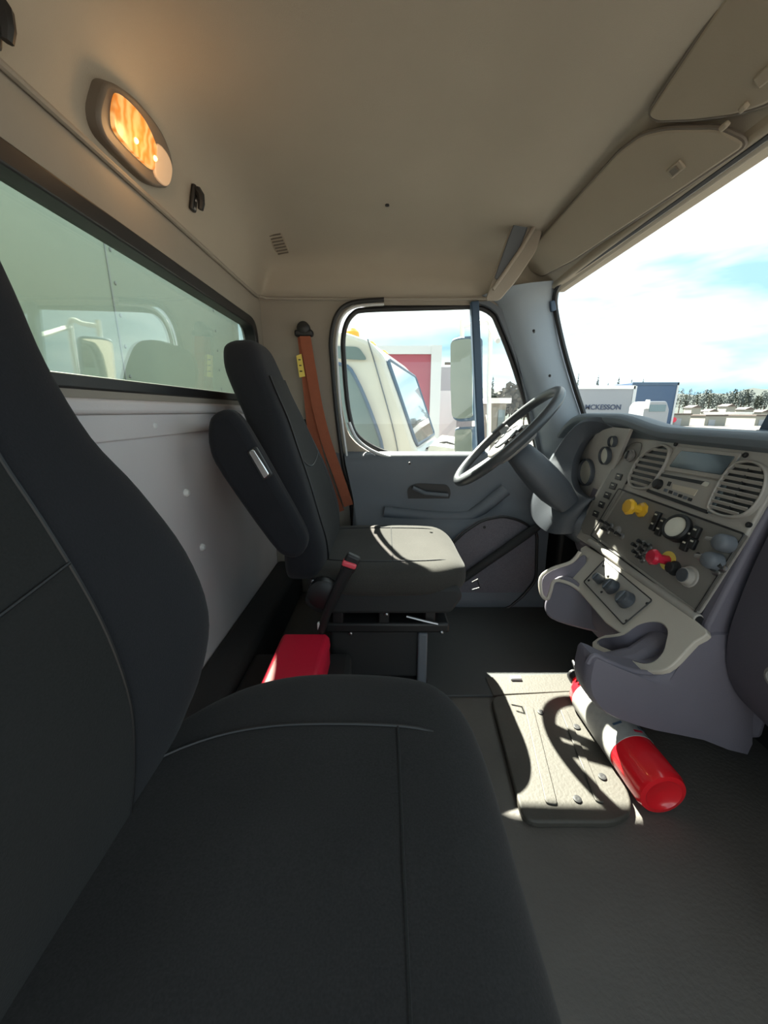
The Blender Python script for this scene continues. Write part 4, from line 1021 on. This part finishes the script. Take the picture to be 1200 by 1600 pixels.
tree(556, 515, 22, 40, 'bushy tree top rising behind the white truck roof', M['leafdark'])
for px, pt, w, lb in ((905, 580, 9, 'leftmost conifer over the pale trailer roof'), (936, 583, 10, 'second conifer over the pale trailer roof, from the left'), (968, 587, 12, 'third conifer over the pale trailer roof, from the left'), (951, 596, 8, 'smallest conifer peeking over the pale trailer roof'), (988, 590, 10, 'conifer just above where pale and blue trailers meet'), (1006, 590, 9, 'rightmost conifer above the dark blue box truck')):
    tree(px, pt, 70, w, lb, M['leafdark'], 'cone', name='conifer_tree')
# wooded hillside with houses
hl = MB(); rows = []
NX = 90
for j in range(10):
    row = []
    for i in range(NX):
        x = 20+i*3.2; y = 95+j*7; zt = -1.9+(j/9)**.8*(9.6-1.5*(i/NX)+1.2*math.sin(i*.35)+.9*math.sin(i*1.1+j))
        row.append(V((x, y, zt if j else GZ-.05)))
    rows.append(row)
hl.loft(rows, closed=False, caps=False); tag(hl.build('hill', M['hill']), kind='structure')
for k in range(24):
    px = 1054+k*6.4+random.uniform(-1, 1)
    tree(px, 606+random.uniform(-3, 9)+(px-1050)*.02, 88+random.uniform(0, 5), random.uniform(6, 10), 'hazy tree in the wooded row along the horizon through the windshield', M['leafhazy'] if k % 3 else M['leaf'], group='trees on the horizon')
for k, (px, py) in enumerate(((1086, 634), (1112, 640), (1140, 632), (1168, 637), (1194, 641))):
    q = at(px, py, y=78)
    nm_ = ['first house from the left on the wooded slope', 'second house from the left on the wooded slope', 'middle house of five on the wooded slope', 'fourth house from the left on the wooded slope', 'rightmost house on the wooded slope'][k]
    r = thing('house', 'small pale ' + nm_, 'house', V((q.x, 78, GZ)), 'houses on the slope')
    q.z -= .35; MB().box((q.x-.9, 77.5, GZ), (q.x+.9, 79.5, q.z)).build('house_wall', M['wallcream'], r, smooth=False)
    MB().prism([V((q.x-1.05, 77.3, q.z)), V((q.x+1.05, 77.3, q.z)), V((q.x, 77.3, q.z+.45))], (0, 2.4, 0)).build('roof', M['roofbrown'], r, smooth=False)

# pale trailer with lettering
y = 38; a = at(898, 603, y=y); b = at(984, 660, y=y)
tr = boxthing('lettered_trailer', 'pale box trailer with dark capital lettering seen over the gauge cowl', 'trailer', (a.x, y, b.z-.2), (b.x, y+2.5, a.z), M['trailergrey'],
              [('top_rail', M['white'], (a.x, y-.06, a.z-.28), (b.x, y, a.z+.05)), ('corner_post', M['aluminium'], (b.x-.15, y-.06, b.z-.2), (b.x+.15, y, a.z)), ('undercarriage', M['black'], (a.x+.4, y+.3, GZ), (b.x-.4, y+2.2, b.z-.2))])
cu = bpy.data.curves.new('lettering', 'FONT'); cu.body = 'MCKESSON'; cu.size = 1.0; cu.extrude = .02; cu.offset = .02
to = bpy.data.objects.new('tmp', cu); C.objects.link(to); bpy.context.view_layer.update()
me = bpy.data.meshes.new_from_object(to.evaluated_get(bpy.context.evaluated_depsgraph_get())); bpy.data.objects.remove(to)
lo, hi = at(914, 640, y=y-.05), at(971, 632, y=y-.05); xs_ = [v.co.x for v in me.vertices]; zs_ = [v.co.y for v in me.vertices]
sx = (hi.x-lo.x)/(max(xs_)-min(xs_)); sz = (hi.z-lo.z)/(max(zs_)-min(zs_))
for v in me.vertices:
    x, yv, zv = v.co; v.co = V((lo.x+(x-min(xs_))*sx, y-.05+zv*.3, lo.z+(yv-min(zs_))*sz))-V(tr.location)
lt = bpy.data.objects.new('lettering', me); C.objects.link(lt); me.materials.append(M['textblue']); lt.parent = tr
# dark blue box truck with white cab in front
y = 44; a = at(988, 598, y=y); b = at(1048, 668, y=y)
bt = boxthing('blue_trailer', 'dark blue box truck body right of the lettered trailer', 'trailer', (a.x, y, b.z-.2), (b.x, y+4.5, a.z), M['blueboxm'],
              [('edge_rail', M['aluminium'], (b.x-.15, y-.08, b.z-.2), (b.x+.05, y, a.z)), ('top_rail', M['navy'], (a.x, y-.08, a.z-.25), (b.x, y, a.z+.04)), ('undercarriage', M['black'], (a.x+.3, y+.3, GZ), (b.x-.3, y+4, b.z-.2))])
y = 30; a = at(1009, 627, y=y); b = at(1040, 672, y=y)
pv = thing('parked_van', 'grey and white cab parked in front of the dark blue box truck', 'truck', V(((a.x+b.x)/2, y, GZ)))
MB().prism(round_poly([V((x, y, z)) for x, z in ((a.x, GZ+.5), (a.x, a.z-.35), (a.x+.3, a.z), (b.x-.3, a.z), (b.x, a.z-.6), (b.x, GZ+.5))], .15), (0, 1.9, 0)).build('cab', M['trailergrey'], pv, bevel=.06)
MB().box((a.x+.35, y-.03, a.z-.75), (b.x-.3, y, a.z-.25)).build('windshield', M['darkglass'], pv, bevel=.01)
MB().box((a.x+.1, y-.05, GZ), (b.x-.1, y+1.6, GZ+.5)).build('chassis', M['black'], pv)
MB().box((a.x-.05, y-.2, a.z-.55), (a.x+.22, y-.05, a.z+.1)).build('exhaust_stack', M['white'], pv, bevel=.03)
# far sheds and parked boxes
y = 55
for k, (x0, x1, t_, m_, lb) in enumerate(((1050, 1082, 648, 'wallcream', 'long cream shed just right of the dark blue box truck'), (1084, 1100, 652, 'white', 'small white shed between the cream sheds'), (1103, 1138, 650, 'wallcream', 'cream shed left of the bright white container'), (1141, 1178, 646, 'white', 'bright white container near the dash top device'), (1182, 1215, 650, 'wallcream', 'cream shed behind the device at the right edge'))):
    y = 55 if k % 2 == 0 else 62
    a = at(x0, t_, y=y); b = at(x1-2, t_, y=y)
    boxthing('shed' if k != 3 else 'shipping_container', lb, 'building' if k != 3 else 'container', (a.x, y, GZ), (b.x, y+5, a.z), M[m_], [('roof', M['roofbrown'] if k != 3 else M['white'], (a.x-.1, y-.1, a.z), (b.x+.1, y+5.1, a.z+.18)), ('door_panel', M['trailergrey'], (a.x+.5, y-.05, GZ), (a.x+1.4, y, a.z-.5))], nm='shed_wall' if k != 3 else 'container_shell')
q = at(1052, 656, y=54.8); 
tag(MB().lathe(V((q.x, 54.7, q.z)), (0, -1, 0), [(.35, 0), (.35, .05), (0, .05)], 16).build('round_sign', M['redknob']), 'small round red sign on the cream shed wall', 'sign')
# power pole line
r = thing('utility_pole', 'thin utility pole rising above the pale grey trailer', 'pole', V((at(708, 600, y=26).x, 26, GZ)))
MB().cyl((r.location.x, 26, GZ), (r.location.x, 26, at(708, 562, y=26).z), .10, .07).build('pole', M['bark'], r)
MB().box((r.location.x-.6, 25.95, at(708, 570, y=26).z), (r.location.x+.6, 26.05, at(708, 566, y=26).z)).build('crossarm', M['bark'], r)

# ================================================================== LIGHT
sun = bpy.data.lights.new('sun', 'SUN'); sun.energy = 36.0; sun.angle = math.radians(.6); sun.color = (1, .94, .82)
so = bpy.data.objects.new('sun', sun); C.objects.link(so)
to_sun = V((-.31, .88, 1.0)).normalized()
so.rotation_euler = to_sun.to_track_quat('Z', 'Y').to_euler(); so.location = (0, 5, 8)
la = bpy.data.lights.new('dome_light', 'POINT'); la.energy = .25; la.color = (1, .55, .22); la.shadow_soft_size = .02
lo_ = bpy.data.objects.new('dome_light', la); C.objects.link(lo_); lo_.location = onp(200, 215, LP0, LN)+LN*.06

w = bpy.data.worlds.new('sky'); bpy.context.scene.world = w; w.use_nodes = True; nt = w.node_tree; nt.nodes.clear()
out = nt.nodes.new('ShaderNodeOutputWorld'); bg = nt.nodes.new('ShaderNodeBackground'); tc = nt.nodes.new('ShaderNodeTexCoord')
mp = nt.nodes.new('ShaderNodeMapping'); mp.inputs['Scale'].default_value = (1.2, 1.2, 5.0); mp.inputs['Rotation'].default_value = (math.radians(8), math.radians(-10), .3); mp.inputs['Location'].default_value = (.35, .1, .62)
n1 = nt.nodes.new('ShaderNodeTexNoise'); n1.inputs['Scale'].default_value = 1.5; n1.inputs['Detail'].default_value = 5; n1.inputs['Roughness'].default_value = .5; n1.inputs['Distortion'].default_value = .4
cr = nt.nodes.new('ShaderNodeValToRGB'); e = cr.color_ramp.elements
e[0].position = .38; e[0].color = (.50, .82, 1.0, 1); e[1].position = .64; e[1].color = (2.0, 2.05, 2.0, 1)
nt.links.new(tc.outputs['Generated'], mp.inputs[0]); nt.links.new(mp.outputs[0], n1.inputs['Vector']); nt.links.new(n1.outputs['Fac'], cr.inputs[0])
nt.links.new(cr.outputs[0], bg.inputs[0]); bg.inputs[1].default_value = .85; nt.links.new(bg.outputs[0], out.inputs[0])

# ================================================================== CAMERA
for o in list(C.objects):
    if o.parent is None: o.location.z += H
cam = bpy.data.cameras.new('camera'); co = bpy.data.objects.new('camera', cam); C.objects.link(co)
co.location = (0, 0, H); co.rotation_euler = (math.radians(90)-TH, 0, 0)
cam.sensor_fit = 'HORIZONTAL'; cam.sensor_width = 36; cam.lens = 18; cam.clip_start = .01; cam.clip_end = 500
sc = bpy.context.scene; sc.camera = co
sc.view_settings.view_transform = 'Standard'; sc.view_settings.look = 'None'; sc.view_settings.exposure = .5; sc.view_settings.gamma = 1
sc.view_settings.use_curve_mapping = False
